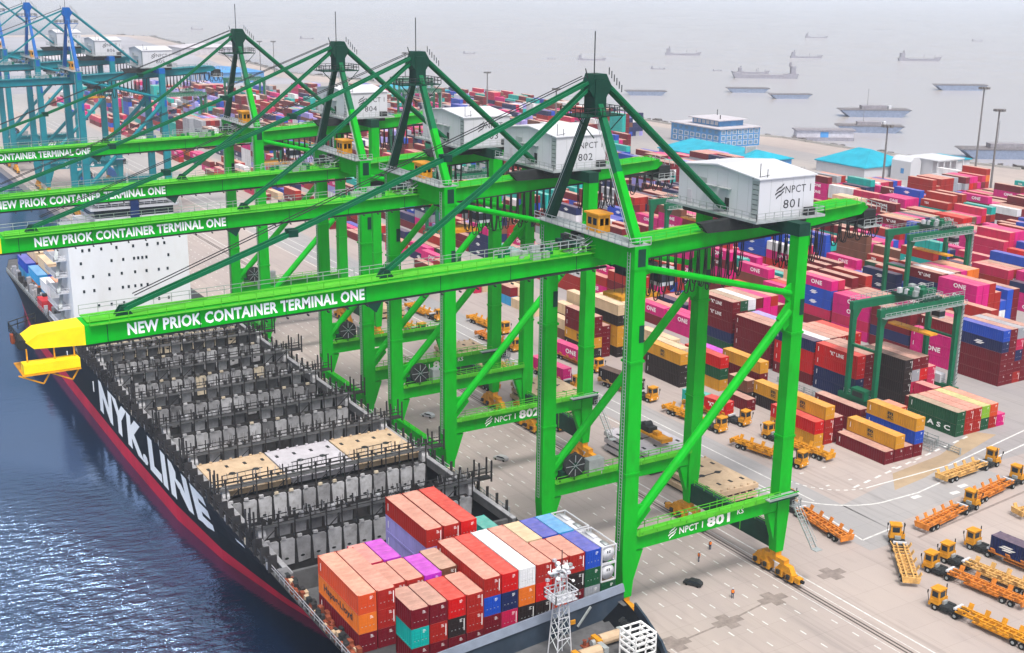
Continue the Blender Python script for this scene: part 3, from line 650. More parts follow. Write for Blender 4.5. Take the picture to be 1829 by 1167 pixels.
for x, y in ((-18,-17),(-34,-17),(-22,-26),(-31,-26),(-13.5,-15)):
    b = MB(); b.tube((x-1.6,y,8.6),(x+1.6,y,8.6), .8, TAN, 12); b.box((x-2.4,y-.9,7.6),(x-1.7,y+.9,9.2), YELLOW); b.box((x+1.7,y-.9,7.6),(x+2.4,y+.9,9.2), STEEL); b.tube((x-2.9,y,8.5),(x-2.4,y,8.5), .5, STEEL, 8); sp(b, "mooring_winch")
b = MB()
for i in range(14):
    x, y = random.uniform(-38,-14), random.uniform(-30,-13.5); s = random.uniform(.25,.5)
    m = random.choice((TAN, CREAM, STEEL, RUST)); q = MB(); q.box((x-s*2,y-s,7.6),(x+s*2,y+s,7.75), m)
    for e in (-1, 1): q.tube((x+e*s,y,7.75),(x+e*s,y,7.75+s*1.6), s*.5, m, 10); q.tube((x+e*s,y,7.75+s*1.6),(x+e*s,y,7.85+s*1.6), s*.65, m, 10)
    sp(q, "bollard")
b = MB()
for k in range(9): b.tube((-9.2-.15*k,-11.5-k*.75,8.0),(-8.8-.15*k,-11.9-k*.75,8.6), .35, DARK, 6)
sp(b, "anchor_gear")
b = MB()     # white stacked gangway frames
for z in (9.4,10.3,11.2,12.1): 
    for x in (-14.4,-11.2): b.beam((x,-22,z),(x,-18.6,z), .18, .28, WHITE_T)
    for y in (-22,-20.9,-19.8,-18.6): b.beam((-14.4,y,z),(-11.2,y,z), .16, .2, WHITE_T)
for x in (-14.4,-12.8,-11.2):
    for y in (-22,-18.6): b.beam((x,y,7.6),(x,y,12.2), .16, .16, WHITE_T)
sp(b, "gangway_frame")
b = MB()     # foremast
mx, my = -21.0, -14.4
def at(z): return 1.05-(z-9.2)*.055
for sx in (-1, 1):
    for sy in (-1, 1): b.tube((mx+sx*at(7.6),my+sy*at(7.6),7.6),(mx+sx*at(20),my+sy*at(20),20), .09, WHITE, 6)
for i in range(7):
    z0, z1 = 9.2+i*1.5, 10.7+i*1.5
    for s in (-1, 1):
        b.tube((mx-at(z0),my+s*at(z0),z0),(mx+at(z1),my+s*at(z1),z1), .06, STEEL, 5); b.tube((mx+s*at(z0),my-at(z0),z0),(mx+s*at(z1),my+at(z1),z1), .06, STEEL, 5)
        b.tube((mx-at(z1),my+s*at(z1),z1),(mx+at(z1),my+s*at(z1),z1), .06, WHITE, 5)
b.box((mx-1.7,my-1.4,16.2),(mx+1.7,my+1.4,16.32), WHITE); b.rail([(mx-1.7,my-1.4,16.3),(mx+1.7,my-1.4,16.3),(mx+1.7,my+1.4,16.3),(mx-1.7,my+1.4,16.3),(mx-1.7,my-1.4,16.3)], 1.2, WHITE, .8, .06)
b.box((mx-1.9,my-.15,20),(mx+1.9,my+.15,20.15), WHITE); b.box((mx-.15,my-1.4,20.2),(mx+.15,my+1.4,20.35), WHITE)
for i in range(26):
    a = random.random()*math.tau; rd = random.uniform(.3,1.9); z = random.uniform(19.4,21.6)-rd*.3
    p = Vector((mx+math.cos(a)*rd, my+math.sin(a)*rd*.8, z))
    if i % 2: b.sphere(p, random.uniform(.18,.34), WHITE_T, 8)
    else: b.box(p-Vector((.22,.2,.15)), p+Vector((.22,.2,.2)), random.choice((WHITE, LAV, STEEL)))
    b.tube((mx,my,19.5),p, .04, STEEL, 4)
b.tube((mx,my,20),(mx,my,23), .07, DARK, 5); sp(b, "foremast")
# superstructure
SHW = paint("ship white paint", (.68,.69,.72), .5, .05, .15, dirt=(.5,.46,.42), dirtamt=.25, stretch=(1,1,.3))
b = MB(); b.box((-43.2,165,9.2),(-14.6,181,31.6), SHW); 

for side in range(5):
    z = 10.5+side*4; b.box((-46.2,168,z),(-43.2,180,z+.25), WHITE); b.rail([(-46.1,180,z+.2),(-46.1,168,z+.2),(-43.3,168,z+.2)], 1.1, WHITE, 1.5, .06); b.beam((-45.6,168.5,z+.3),(-44,172.5,z+4), .8, .2, STEEL)
house = sp(b, "accommodation_block")
for z, xs in ((29.3,(-40,-38.4,-35.6,-32,-28,-24.6,-22,-20.4)),(26.2,(-40.6,-33.4,-30.6,-28,-27,-26,-25,-19.6)),(22.8,(-40.4,-38,-34.2,-31.2,-28,-25.2,-22.2,-20)),(19.3,(-40.4,-38,-34.4,-31.2,-29.8,-28.2,-26.7,-25.2)),(15.4,(-37.2,-34.2,-31.2,-28.4,-26.2,-22.6,-20.2))):
    for x in xs: m = MB(); m.box((x-.26,164.93,z-.36),(x+.26,164.985,z+.36), GLASS); sp(m, "window", house)
b = MB(); b.box((-38.5,166,31.6),(-15.5,180,35.2), WHITE); 
for i in range(13): b.box((-37.6+i*1.7,165.93,33.0),(-36.6+i*1.7,165.98,33.6), GLASS)
b.box((-36,167,35.2),(-17,179,36.2), WHITE); b.box((-36,167.2,36.2),(-17,179,38.2), GLASS); b.box((-37,166.4,38.2),(-16,179.6,38.7), WHITE); b.box((-35,168,38.7),(-18,179,39.5), GLASS); b.box((-36,167,39.5),(-17,179.5,40), WHITE)
b.box((-27.6,166,36),(-25.6,167.4,41), paint("navy paint", (.01,.03,.12), .5)); b.tube((-26.5,172,40),(-26.5,172,46), .25, WHITE, 8); b.box((-29,171.8,43),(-24,172.2,43.3), WHITE); b.rail([(-36.6,166.6,38.7),(-16.4,166.6,38.7)], 1, WHITE, 1.5, .05)
for x in (-40.5,-13.5): b.box((x-3.4,168,35.2),(x+3.4,171,35.5), WHITE); b.rail([(x-3.3,168,35.5),(x+3.3,168,35.5)], 1.1, WHITE, 1.2, .05)
sp(b, "wheelhouse")
b = MB()    # mooring clutter on the port side aft
for i in range(90):
    y = random.uniform(184,236); x = random.uniform(-46,-43); s = random.uniform(.3,1.2); b.box((x,y,9.2),(x+s,y+s*1.5,9.3+s*random.uniform(1,3)), random.choice((LASH,PLATE,PLATE,DECKG,WHITE)))
b.box((-46.2,189,9.2),(-43.6,195,12), paint("lifeboat red", (.5,.03,.04), .5)); b.rail([(-46.2,240,9.2),(-46.2,183,9.2)], 1.2, STEEL, 2, .06); sp(b, "deck_gear")
b = MB()    # gear beside the forward stack
for i in range(170):
    y = random.uniform(-7,21); x = random.uniform(-46.2,-44.8); s = random.uniform(.15,.6); b.box((x,y,9.2),(x+s,y+s*1.6,9.3+s*random.uniform(.8,2.4)), random.choice((RUST,RUST,RUST,TAN,DARK,DARK,LASH)))
b.rail([(-46.2,30,9.2),(-46.2,-7,9.2)], 1.2, PLATE, 1.8, .05); b.box((-46.1,19.5,9.2),(-44.6,22,10.6), PLATE_D); sp(b, "lashing_gear")
# hatch covers on the second open bay
def hatch_cover(loc, lx, ly, mat, label, group=None, dz=0):
    b = MB(); b.box((-lx/2,-ly/2,0),(lx/2,ly/2,.9), mat); b.box((-lx/2+.4,-ly/2+.4,-.5),(lx/2-.4,ly/2-.4,0), DARK)
    for x in range(4):
        for s in (-.28, .28): b.box((-lx/2+1.2+x*(lx-2.4)/3-.25, s*ly-.5,.9),(-lx/2+1.2+x*(lx-2.4)/3+.25, s*ly+.5,.98), DARK)
    for i in range(7):
        x = -lx/2+.6+i*(lx-1.2)/6
        for y in (-ly/2+.3, ly/2-.5): b.box((x-.2,y,.9),(x+.2,y+.25,1.25), mat)
    b.beam((-lx*.3,0,.93),(lx*.3,.4,.93), .25, .06, DARK)
    for x in (-lx*.15, lx*.2): b.tube((x,.3,.9),(x,.3,.97), .6, DARK, 10)
    o = b.build("hatch_cover"); o.location = loc; tag(o, label, "hatch cover", group); return o
for x, m, l in ((-38.4,TAN,"tan hatch cover lying on the ship beside its left rail"),(-26,LAV,"grey hatch cover between the two tan ones on the ship"),(-13.6,TAN,"tan hatch cover lying on the ship on the quay side")):
    hatch_cover((x, BAYS[1]+8.6, 9.9), 12.1, 13.6, m, l, "hatch covers left on the ship")
for i, (x, y, n, m) in enumerate(((43.2,32,2,TAN),(42.5,50.5,3,LAV),(42.6,87,3,TAN),(42.6,125,2,TAN),(42.6,178,2,TAN))):
    for k in range(n):
        wh = ("beside the legs of crane 801","behind crane 801 with a yellow spreader on the stack","between cranes 802 and 803","between cranes 803 and 804","past crane 804")[i]
        hatch_cover((x+random.uniform(-.3,.3), y+random.uniform(-.3,.3), .6+1.45*k), 10.8, 15.2, m, ("lowest","topmost" if n == 2 else "middle","topmost")[k]+" hatch cover on the quay "+wh, "hatch covers stacked on the quay")

# ------------------------------------------------------------------ shipping containers
CH = 2.75
CC = {"maroon": (.145,.002,.010), "brick red": (.33,.012,.007), "bright red": (.52,.003,.004), "magenta": (.56,.0,.17), "blue": (.008,.06,.42), "navy": (.010,.018,.085),
      "teal": (.0,.36,.33), "white": (.66,.67,.70), "grey": (.30,.32,.36), "orange": (.66,.15,.012), "ochre yellow": (.58,.27,.018), "dark green": (.006,.075,.03), "lime green": (.22,.42,.03),
      "black-brown": (.022,.014,.014), "cream": (.62,.46,.30), "lavender": (.30,.27,.62), "purple": (.42,.02,.50), "sky blue": (.03,.30,.62), "brown": (.16,.06,.035), "orange-red": (.56,.06,.012), "crimson": (.48,.008,.07)}
DUST_SHEEN = (.74,.50,.40)
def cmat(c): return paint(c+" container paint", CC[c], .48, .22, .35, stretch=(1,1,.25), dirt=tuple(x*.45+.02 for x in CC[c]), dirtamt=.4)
def rmat(c):  # roof copy of the side paint, paled by dust and painted sky sheen
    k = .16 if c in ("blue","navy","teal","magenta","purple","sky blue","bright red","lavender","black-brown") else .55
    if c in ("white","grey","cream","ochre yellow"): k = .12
    return paint(c+" dusty sheen roof paint", tuple(a*(1-k)+d*k for a, d in zip(CC[c], DUST_SHEEN)), .5, .25, .5, dirt=tuple(a*.5+d*.3 for a, d in zip(CC[c], DUST_SHEEN)), dirtamt=.5)
MARK = {}      # side lettering: text, height, colour, y centre offset
MARK["ONE"] = ("ONE", 1.25, WHITE_T, -.8, 4.2); MARK["MSC"] = None; MARK["KLINE"] = ('"K" LINE', .95, WHITE_T, -.2, 4.4)
MARK["HAPAG"] = ("Hapag-Lloyd", 1.35, BLACK_T, 0, 9.5); MARK["UASC"] = ("U A S C", 1.1, WHITE_T, -.8, 8.5); MARK["YANG"] = ("YANG MING", .9, WHITE_T, 0, 5.5); MARK["LOGO"] = ("wave", 1, WHITE_T, 0, 3); MARK["TEX"] = ("TEX", .8, WHITE_T, 3.6, 2.2)
CMESH = {}
def side_mark(b, mark, L, x, z=CH/2, y0=0):
    if mark is None: return
    if mark == "MSC":
        y = y0+.2; b.box((x-.012,y-1.0,z-.95),(x,y+1.0,z+.95), paint("ochre panel", (.50,.25,.02), .5))
        for zz, st in ((.42,"m"),(-.42,"SC")): b.text(st, (x-.02,y,z+zz), (0,-1,0), (0,0,1), .68, BLACK_T, 1.45, .06)
        return
    if mark == "LOGO":
        y = y0
        for dz, wd in ((.25,2.2),(-.1,3.2),(-.42,2.0)): b.add([(x-.02,y+wd/2,z+dz-.12),(x-.02,y-wd/2+.5,z+dz-.12),(x-.02,y-wd/2,z+dz+.14),(x-.02,y+wd/2-.5,z+dz+.14)], [(0,1,2,3)], WHITE_T)
        return
    st, h, mat, dy, wd = MARK[mark]
    b.text(st, (x-.02, y0+dy, z+.1), (0,-1,0), (0,0,1), h, mat, min(wd, L*.8), .03)
def container_mesh(c, L, mark=None):
    key = (c, L, mark)
    if key in CMESH: return CMESH[key]
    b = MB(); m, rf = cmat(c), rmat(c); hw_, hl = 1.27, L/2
    for x in (-hw_, hw_):
        s = 1 if x > 0 else -1
        b.box((x-.13 if s > 0 else x, -hl, 0), (x if s > 0 else x+.13, hl, .2), m); b.box((x-.12 if s > 0 else x, -hl, CH-.17), (x if s > 0 else x+.12, hl, CH-.03), m)
        for y in (-hl, hl-.2): b.box((x-.16 if s > 0 else x, y, .2), (x if s > 0 else x+.16, y+.2, CH-.17), m)
        n = int(L/.62); st = (L-.4)/n; xo = x-s*.015; xi = x-s*.085; vs = []; fs = []
        for i in range(n):
            y = -hl+.2+i*st
            for f, xx in ((0, xo), (.3, xo), (.5, xi), (.8, xi)): vs += [(xx, y+f*st, .2), (xx, y+f*st, CH-.17)]
        vs += [(xo, hl-.2, .2), (xo, hl-.2, CH-.17)]
        for i in range(len(vs)//2-1): fs.append((2*i, 2*i+2, 2*i+3, 2*i+1))
        b.add(vs, fs, m)
        for y in (-hl, hl-.22):
            for z in (0, CH-.14): b.box((x-.17 if s > 0 else x-.01, y-.01, z-.005), (x+.01 if s > 0 else x+.17, y+.23, z+.145), m)
    b.box((-1.1, hl-.08, .1), (1.1, hl-.03, CH-.15), m); b.box((-1.1, -hl+.08, .1), (1.1, -hl+.12, CH-.15), m)
    for y in (-hl, hl-.14):
        b.box((-1.1, y, 0), (1.1, y+.14, .2), m); b.box((-1.1, y, CH-.2), (1.1, y+.14, CH-.03), m)
    n = int(L/1.1); st = (L-.4)/n; vs = []; fs = []
    for i in range(n):
        y = -hl+.2+i*st
        for f, z in ((0, CH-.02), (.55, CH-.02), (.65, CH-.06), (.9, CH-.06)): vs += [(-hw_+.12, y+f*st, z), (hw_-.12, y+f*st, z)]
    vs += [(-hw_+.12, hl-.2, CH-.02), (hw_-.12, hl-.2, CH-.02)]
    for i in range(len(vs)//2-1): fs.append((2*i, 2*i+1, 2*i+3, 2*i+2))
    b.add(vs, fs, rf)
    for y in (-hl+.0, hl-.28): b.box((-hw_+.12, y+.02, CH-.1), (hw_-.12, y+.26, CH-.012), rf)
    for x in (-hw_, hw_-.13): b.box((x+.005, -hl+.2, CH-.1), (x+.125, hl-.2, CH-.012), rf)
    side_mark(b, mark, L, -hw_)
    if L > 8 and mark != "HAPAG": b.box((-hw_-.01, hl-1.0, .9), (-hw_+.005, hl-.85, 2.0), WHITE_T)
    me = b.mesh("shipping_container"); CMESH[key] = me; return me
DMESH = {}
def door_mesh(c, s):
    k = (c, s)
    if k in DMESH: return DMESH[k]
    b = MB(); m = cmat(c); x0, x1 = (-1.09, -.02) if s < 0 else (.02, 1.09)
    b.box((x0, 0, .21), (x1, .06, CH-.21), m)
    for z in (.5, 1.05, 1.6, 2.1): b.box((x0+.06, -.025, z), (x1-.06, 0, z+.28), m)
    for x in (x0+.28, x1-.28): b.box((x-.03, -.07, .1), (x+.03, -.03, CH-.12), m)
    if s > 0 and len(c) % 2: b.box((x1-.12, -.035, .6), (x1-.02, -.026, 2.3), WHITE_T)
    if s > 0:
        for q in range(3): b.box((x0+.3, -.035, 2.28-q*.16), (x0+.62+.12*((q*7+len(c)) % 3), -.026, 2.33-q*.16), WHITE_T)
    for x in (x0+.28, x1-.28): b.box((x-.09, -.08, .95), (x+.09, -.05, 1.02), STEEL)
    DMESH[k] = b.mesh("door"); return DMESH[k]
NCON = 0
def container(x, y, z, c, L, mark, label, doors=True, zs=1.0, rz=0, group="shipping containers"):
    global NCON; NCON += 1
    o = link("shipping_container", container_mesh(c, L, mark)); o.location = (x, y, z); o.scale = (1, 1, zs); o.rotation_euler = (0, 0, rz)
    tag(o, label, "container", group)
    if doors:
        for s in (-1, 1):
            d = link("door", door_mesh(c, s), o); d.location = (0, -L/2+.015, 0)
    return o
FAR = MB()
def far_box(x, y, z, c, L, mark=None):
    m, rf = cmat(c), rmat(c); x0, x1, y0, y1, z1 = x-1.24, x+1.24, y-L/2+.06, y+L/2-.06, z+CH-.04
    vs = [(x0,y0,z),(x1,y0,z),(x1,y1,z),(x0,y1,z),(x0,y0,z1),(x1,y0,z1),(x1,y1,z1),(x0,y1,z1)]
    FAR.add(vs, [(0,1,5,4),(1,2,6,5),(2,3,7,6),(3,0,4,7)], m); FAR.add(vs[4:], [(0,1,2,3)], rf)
    if mark: side_mark(FAR, mark, L, x0, z+CH/2, y)
ORD = ["bottom","second","third","fourth","fifth","sixth"]
# on the ship: (column, y centre, length, base z, colours bottom to top, marks)
def kx(k): return -43.05+2.7*k
ship_stacks = [
 (0,3.9,13.3,9.0,["maroon","orange","orange-red"],[None,"HAPAG",None]),(1,3.9,13.3,9.0,["maroon","brick red","brick red"],[]),
 (2,9.8,6.4,8.0,["maroon","maroon","crimson"],[]),(3,9.8,6.4,8.0,["maroon","maroon","purple"],[]),
 (2,2.9,6.4,8.0,["bright red","maroon","brick red"],["KLINE",None,None]),(3,2.9,6.4,8.0,["maroon","maroon","brick red"],[]),(4,2.9,6.4,8.0,["maroon","maroon","purple"],[]),(5,3.5,6.4,8.0,["maroon","maroon","brown"],[]),
 (2,-3.8,6.4,7.5,["maroon","teal","maroon"],[]),(3,-3.8,6.4,7.5,["maroon","brick red","maroon"],[]),(4,-3.8,6.4,7.5,["maroon","black-brown","bright red"],[]),(5,-3.8,6.4,7.5,["maroon","brick red","brick red"],[]),
 (6,-.2,13.3,9.0,["maroon","blue","brick red"],[]),(7,-.2,13.3,9.0,["crimson","navy","bright red"],[]),(8,-.2,13.3,9.0,["black-brown","orange","white"],[]),(9,-.2,13.3,9.0,["black-brown","bright red","brick red"],[]),
 (10,3.2,6.4,9.0,["maroon","maroon","cream"],[]),(10,-3.6,6.4,9.0,["orange-red","brick red","brick red"],[]),(11,3.2,6.4,9.0,["maroon","navy","blue"],[]),(11,-3.6,6.4,9.0,["maroon","black-brown","brick red"],[]),
 (12,3.2,6.4,9.0,["maroon","navy","sky blue"],[]),(12,-3.6,6.4,9.0,["grey","dark green","blue"],[]),(13,3.2,6.4,9.0,["dark green"],[]),(13,-3.6,6.4,9.0,["dark green"],[]),
 (5.55,14.0,13.3,10.5,["lavender","lavender","brick red"],[]),(6.58,14.0,13.3,10.5,["maroon","maroon","brick red"],[]),(7.61,14.0,13.3,10.5,["maroon","maroon","bright red"],[]),
 (10.7,16.6,6.4,9.7,["teal"],[])]
colname = ["column by the left rail","second column from the left rail","third column from the left rail","fourth column from the left rail","fifth column from the left rail","sixth column from the left rail","seventh column from the left rail","column left of the white-roofed one","white-roofed column","fifth column from the quay rail","fourth column from the quay rail","third column from the quay rail","column beside the tanks","tank column"]
for k, y, L, z, cs, mk in ship_stacks:
    for t, c in enumerate(cs):
        m = mk[t] if t < len(mk) else None
        if k == 10.7: lab = "lone teal container low on the deck behind the stacked ship containers"
        elif y == 14.0: lab = f"{c} container, {ORD[t]} tier, {'left' if k < 6 else 'middle' if k < 7 else 'right'} stack of the rearmost ship group"
        else:
            row = "" if L > 8 else (" front row" if y < 0 else " back row" if y > 8 or k >= 10 else " middle row")
            lab = f"{c} container, {ORD[t]} tier,{row} {colname[int(k)]} on the ship"
        container(kx(k), y, z+CH*t, c, L, m, lab, group="containers on the ship")
b = MB()
for x0, x1, y0, y1, z in ((-44.4,-39.1,-2.7,10.6,9.0),(-39,-28.3,-7,-.5,7.5),(-39,-28.3,-.4,6.2,8.0),(-39,-33.6,6.5,13,8.0),(-28.2,-6.6,-7,6.6,9.0),(-29.5,-20.9,7.3,20.7,10.5),(-20.5,-8,8,19.5,9.7)): b.box((x0,y0,6.8),(x1,y1,z-.01), DECKG)
sp(b, "hatch_base")
for y, z, lab in ((3.2,9.0+CH,"lower white tank container, back row at the ship's quay rail"),(3.2,9.0+2*CH,"upper white tank container, back row at the ship's quay rail"),(-3.6,9.0+CH,"lower white tank container, front row at the ship's quay rail"),(-3.6,9.0+2*CH,"upper white tank container, front row at the ship's quay rail")):
    o = empty("tank_container", (kx(13), y, z)); tag(o, lab, "tank container", "tank containers on the ship")
    b = MB()
    for x in (-1.2,1.2):
        for yy in (-3.1,3.1): b.box((x-.08,yy-.08,0),(x+.08,yy+.08,CH-.02), WHITE)
        for zz in (.08,CH-.1): b.beam((x,-3.1,zz),(x,3.1,zz), .14, .14, WHITE)
    for yy in (-3.1,3.1):
        for zz in (.08,CH-.1): b.beam((-1.2,yy,zz),(1.2,yy,zz), .14, .14, WHITE)
    b.build("frame", o)
    b = MB(); b.tube((0,-2.9,1.36),(0,2.9,1.36), 1.14, WHITE, 20); b.tube((0,-3.05,1.36),(0,-2.9,1.36), .95, WHITE, 20); b.box((-.3,-2.6,2.5),(.3,-1.2,2.66), STEEL); b.box((-.4,.2,2.5),(.4,2.4,2.62), WHITE)
    for x in (-.25,.1): b.box((x,-3.08,1.5),(x+.18,-3.05,1.9), DARK)
    b.build("tank", o, True)

# yard stacks: dict (block, bay) -> list of columns
cand = []      # (distance, x, y, z, colour, L, mark, label, shown)
def add_stack(x, y, L, cs, marks, where, left_h=0, front_h=0):
    if 288 < x < 420 and 250 < y < 470: return
    for t, c in enumerate(cs):
        m = marks[t] if t < len(marks) else None
        shown = (t == len(cs)-1 or t >= left_h or t >= front_h) and in_view((x, y, t*CH+1.4), 1.02)
        lab = f"{c} container, {ORD[t]} tier, {where}"
        cand.append(((Vector((x, y, t*CH))-CAMP).length, x, y, t*CH+.02, c, L, m, lab, shown))
# hand placed strip between the truck road and the first gantry block
buf = [
 (83.1,30.5,["maroon"],[],"nearest row front stack with a red top"),
 (85.9,30.5,["maroon","ochre yellow"],[None,"MSC"],"nearest row second stack"),(88.6,30.5,["maroon"],[],"nearest row third stack"),(91.4,30.5,["maroon","blue","ochre yellow"],[None,None,"MSC"],"nearest row fourth stack"),
 (77.6,44.6,["ochre yellow","bright red"],["MSC",None],"second row stack beside the truck road"),(80.4,44.6,["brick red","brick red","ochre yellow"],[None,None,"MSC"],"second row second stack"),(83.2,44.6,["maroon","maroon"],[],"second row third stack"),(91.4,45.5,["maroon","maroon"],[],"second row stack by the barrier"),
 (85.3,58.6,["black-brown","ochre yellow"],[None,"MSC"],"third row stack next to a short maroon one"),(80.1,64.6,["maroon"],[],"third row short stack",6.4),(83.4,68.6,["black-brown","brown"],[],"third row rear short stack",6.4),
 (83.9,82,["ochre yellow","dark green","bright red"],[],"fourth row stack beside the road"),(89.5,74.6,["maroon","maroon","ochre yellow"],[],"fourth row stack by the barrier"),(92.5,88,["navy","purple"],[],"fourth row stack under the red wall"),(86.8,96,["maroon","crimson"],[],"fourth row rear stack"),
 (77.4,88.7,["black-brown","black-brown","ochre yellow"],[None,None,"MSC"],"fifth row stack behind crane 801's diagonal"),(80.2,92,["black-brown","brown","cream"],[],"fifth row second stack"),(83,99,["maroon","brown","cream"],[],"fifth row third stack"),
 (78.5,115.5,["black-brown","ochre yellow","ochre yellow","black-brown","cream"],[None,"MSC","MSC"],"sixth row tall stack by the road"),(81.3,115.5,["maroon","maroon","maroon","maroon","cream"],[],"sixth row second tall stack"),(84.1,115.5,["maroon","maroon","maroon","maroon","cream"],[],"sixth row third tall stack"),
 (72.6,117.4,["black-brown","ochre yellow","maroon","maroon"],[None,"MSC"],"sixth row stack at the road edge"),(75.2,117.4,["maroon","maroon","maroon"],[],"sixth row stack behind the road edge one"),
 (78.5,131,["cream","brown","cream"],[],"seventh row stack"),(82,131,["orange","cream","cream","cream"],[],"seventh row second stack"),(75.5,133,["brown","cream"],[],"seventh row road stack"),
 (80.9,172,["sky blue","maroon"],[],"eighth row blue based stack"),(83.5,172,["maroon","cream"],[],"eighth row second stack"),(80.9,158.5,["cream"],[],"eighth row lone stack"),(86.3,172,["brown","navy","cream"],[],"eighth row third stack")]
for e in buf:
    L = e[5] if len(e) > 5 else 13.2
    add_stack(e[0], e[1], L, e[2], e[3], e[4])
rng = random.Random(5)
PAL = ["maroon"]*16+["brick red"]*6+["bright red"]+["magenta"]*9+["crimson"]*4+["blue"]*3+["navy"]*3+["teal"]*2+["white"]*2+["grey"]+["orange"]+["cream"]+["dark green"]+["brown"]*3
def auto_mark(c):
    if c == "magenta": return "ONE" if rng.random() < .75 else None
    if c in ("bright red","maroon") and rng.random() < .28: return "KLINE"
    if c == "ochre yellow": return "MSC"
    if c in ("blue","navy","grey") and rng.random() < .6: return "LOGO"
    if c in ("brick red","teal","orange") and rng.random() < .18: return "TEX"
    return None
blocks = [("first gantry block", 105.9, 7, 81.6), ("second gantry block", 144.7, 6, 45.3), ("third gantry block", 175.8, 7, 46), ("fourth gantry block", 209.5, 7, 52), ("fifth gantry block", 243.2, 7, 52), ("sixth gantry block", 276.8, 7, 60), ("seventh gantry block", 310.5, 7, 70), ("eighth gantry block", 343.5, 6, 80)]
hand = {}      # (block index, y) bays by hand: y start -> columns
def bay(bname, x0, y0, cols, bi, n, L=13.2):
    hs = [len(c[0]) for c in cols]
    for k, (cs, mk) in enumerate(cols):
        if cs: add_stack(x0+2.62*k, y0+L/2, L, cs, mk, f"column {k+1} of bay {n} in the {bname}".replace(" of bay 1 in the dark green row"," of the dark green row").replace(" of bay 1 in the red wall of"," in the red wall of").replace(" of bay 2 in the dark wall of"," in the dark wall of").replace(" of bay 1 in the strip"," of the strip"), hs[k-1] if k else 0)
# hand bays near the camera
B = "first gantry block"; X0 = 105.9
bay("dark green row by the first gantry", 108.2, 27.3, [(["dark green","dark green"],["UASC",None]),(["brick red","brick red"],[]),(["brick red","brick red"],[]),(["dark green","lime green"],[]),(["brick red","orange-red"],[]),(["magenta"],[])], 0, 1)
bay("strip before the first gantry", 106, 40.9, [(["orange-red"],[]),([],[]),([],[]),(["maroon"],[]),(["grey","crimson"],[]),(["white"],[])], 0, 1, 5.4)
bay("red wall of the "+B, X0, 54, [(["navy","navy","bright red","bright red"],[None,None,None,"KLINE"]),(["maroon"]*4,[]),(["maroon"]*4,[])], 0, 1)
bay("dark wall of the "+B, X0+2.62*2.75, 46.6, [(["black-brown"]*4,[]),(["maroon","crimson","grey","maroon"],[]),(["crimson","maroon","bright red","maroon"],[]),(["white","crimson","crimson"],[])], 0, 2)
bay(B, X0, 67.8, [(["maroon","bright red","bright red","navy"],[None,None,None,"LOGO"]),(["maroon","maroon","maroon","white"],[]),(["maroon"]*4,[]),(["brick red"]*4,[]),(["brick red"]*4,[]),(["bright red"]*4,[])], 0, 3)
bay(B, X0, 82.6, [(["maroon","maroon","maroon","maroon"],[]),(["maroon"]*4,["KLINE"]),(["magenta","magenta","magenta","lavender"],[None,"ONE","ONE","LOGO"]),(["maroon","maroon","grey"],[]),(["maroon","maroon"],[]),(["magenta"]*3,["ONE"]*3)], 0, 4)
bay("second gantry block", 144.7, 45.3, [(["maroon","maroon","maroon","navy","blue"],[None,None,None,"LOGO",None]),(["maroon"]*5,[]),(["brick red","maroon","navy","crimson","grey"],[]),(["maroon"]*5,[]),(["bright red","black-brown","magenta"],[]),(["bright red","black-brown","magenta"],[])], 1, 1)
bay("second gantry block", 144.7, 59.2, [(["magenta"]*3,[None,"ONE"]),(["maroon"]*4,[]),(["maroon"]*4,[]),(["magenta"]*4,["ONE"]*4),(["maroon"]*4,[]),(["brick red"]*5,[])], 1, 2)
bay("second gantry block", 144.7, 73.1, [(["maroon","navy","maroon","maroon"],[]),(["maroon"]*4,[]),(["magenta"]*3,["ONE"]*3),(["magenta"]*5,["ONE"]*5),(["maroon"]*4,[]),(["brick red"]*5,[])], 1, 3)
bay("second gantry block", 144.7, 87, [(["magenta","crimson","magenta","magenta"],["ONE",None,"ONE","ONE"]),(["magenta"]*4,[]),(["maroon"]*4,[]),(["maroon"]*4,[]),(["maroon"]*4,[]),(["white"]*3,[])], 1, 4)
bay("third gantry block", 175.8, 78, [(["magenta"]*5,[None,None,None,"ONE","ONE"]),(["magenta"]*5,[]),(["brick red"]*5,[]),(["brick red"]*4,[]),(["blue","white","blue"],["LOGO"]*3),(["blue"]*4,[]),(["maroon"]*4,[])], 2, 1)
starts = {0: 97, 1: 101, 2: 92}
for bi, (bname, x0, nc, ys0) in enumerate(blocks):
    PAL2 = ["maroon"]*9+["lavender"]*2+["blue"]*2+["navy"]*3+["teal"]*2+["grey"]*2+["white"]*2+["brown"]*3+["crimson"]*2+["brick red"]*2+["magenta"]*2
    y = starts.get(bi, ys0); n = 5 if bi < 2 else 2 if bi == 2 else 1
    yend = 830-bi*18
    while y < yend:
        if rng.random() < .05: y += 8; continue
        hb = rng.choice((2,3,3,4,4,5)); cols = []; runc = None
        for k in range(nc):
            if rng.random() < .06: cols.append(([], [])); continue
            h = max(1, min(5, hb+rng.choice((-1,0,0,0,1))))
            P_ = PAL2 if y > 235 else PAL
            if runc is None or rng.random() < .45: runc = rng.choice(P_)
            cs = [runc if rng.random() < .55 else rng.choice(P_) for _ in range(h)]
            cols.append((cs, [auto_mark(c) for c in cs]))
        bay(bname, x0, y, cols, bi, n); n += 1; y += 13.9
y = 190
while y < 820:       # strip along the truck road continues
    for k in range(5):
        if rng.random() < .45: 
            h = rng.choice((1,2,2,3)); cs = [rng.choice(PAL) for _ in range(h)]; add_stack(79+2.75*k, y, 13.2, cs, [auto_mark(c) for c in cs], f"road strip at {int(y)}")
    y += 13.9
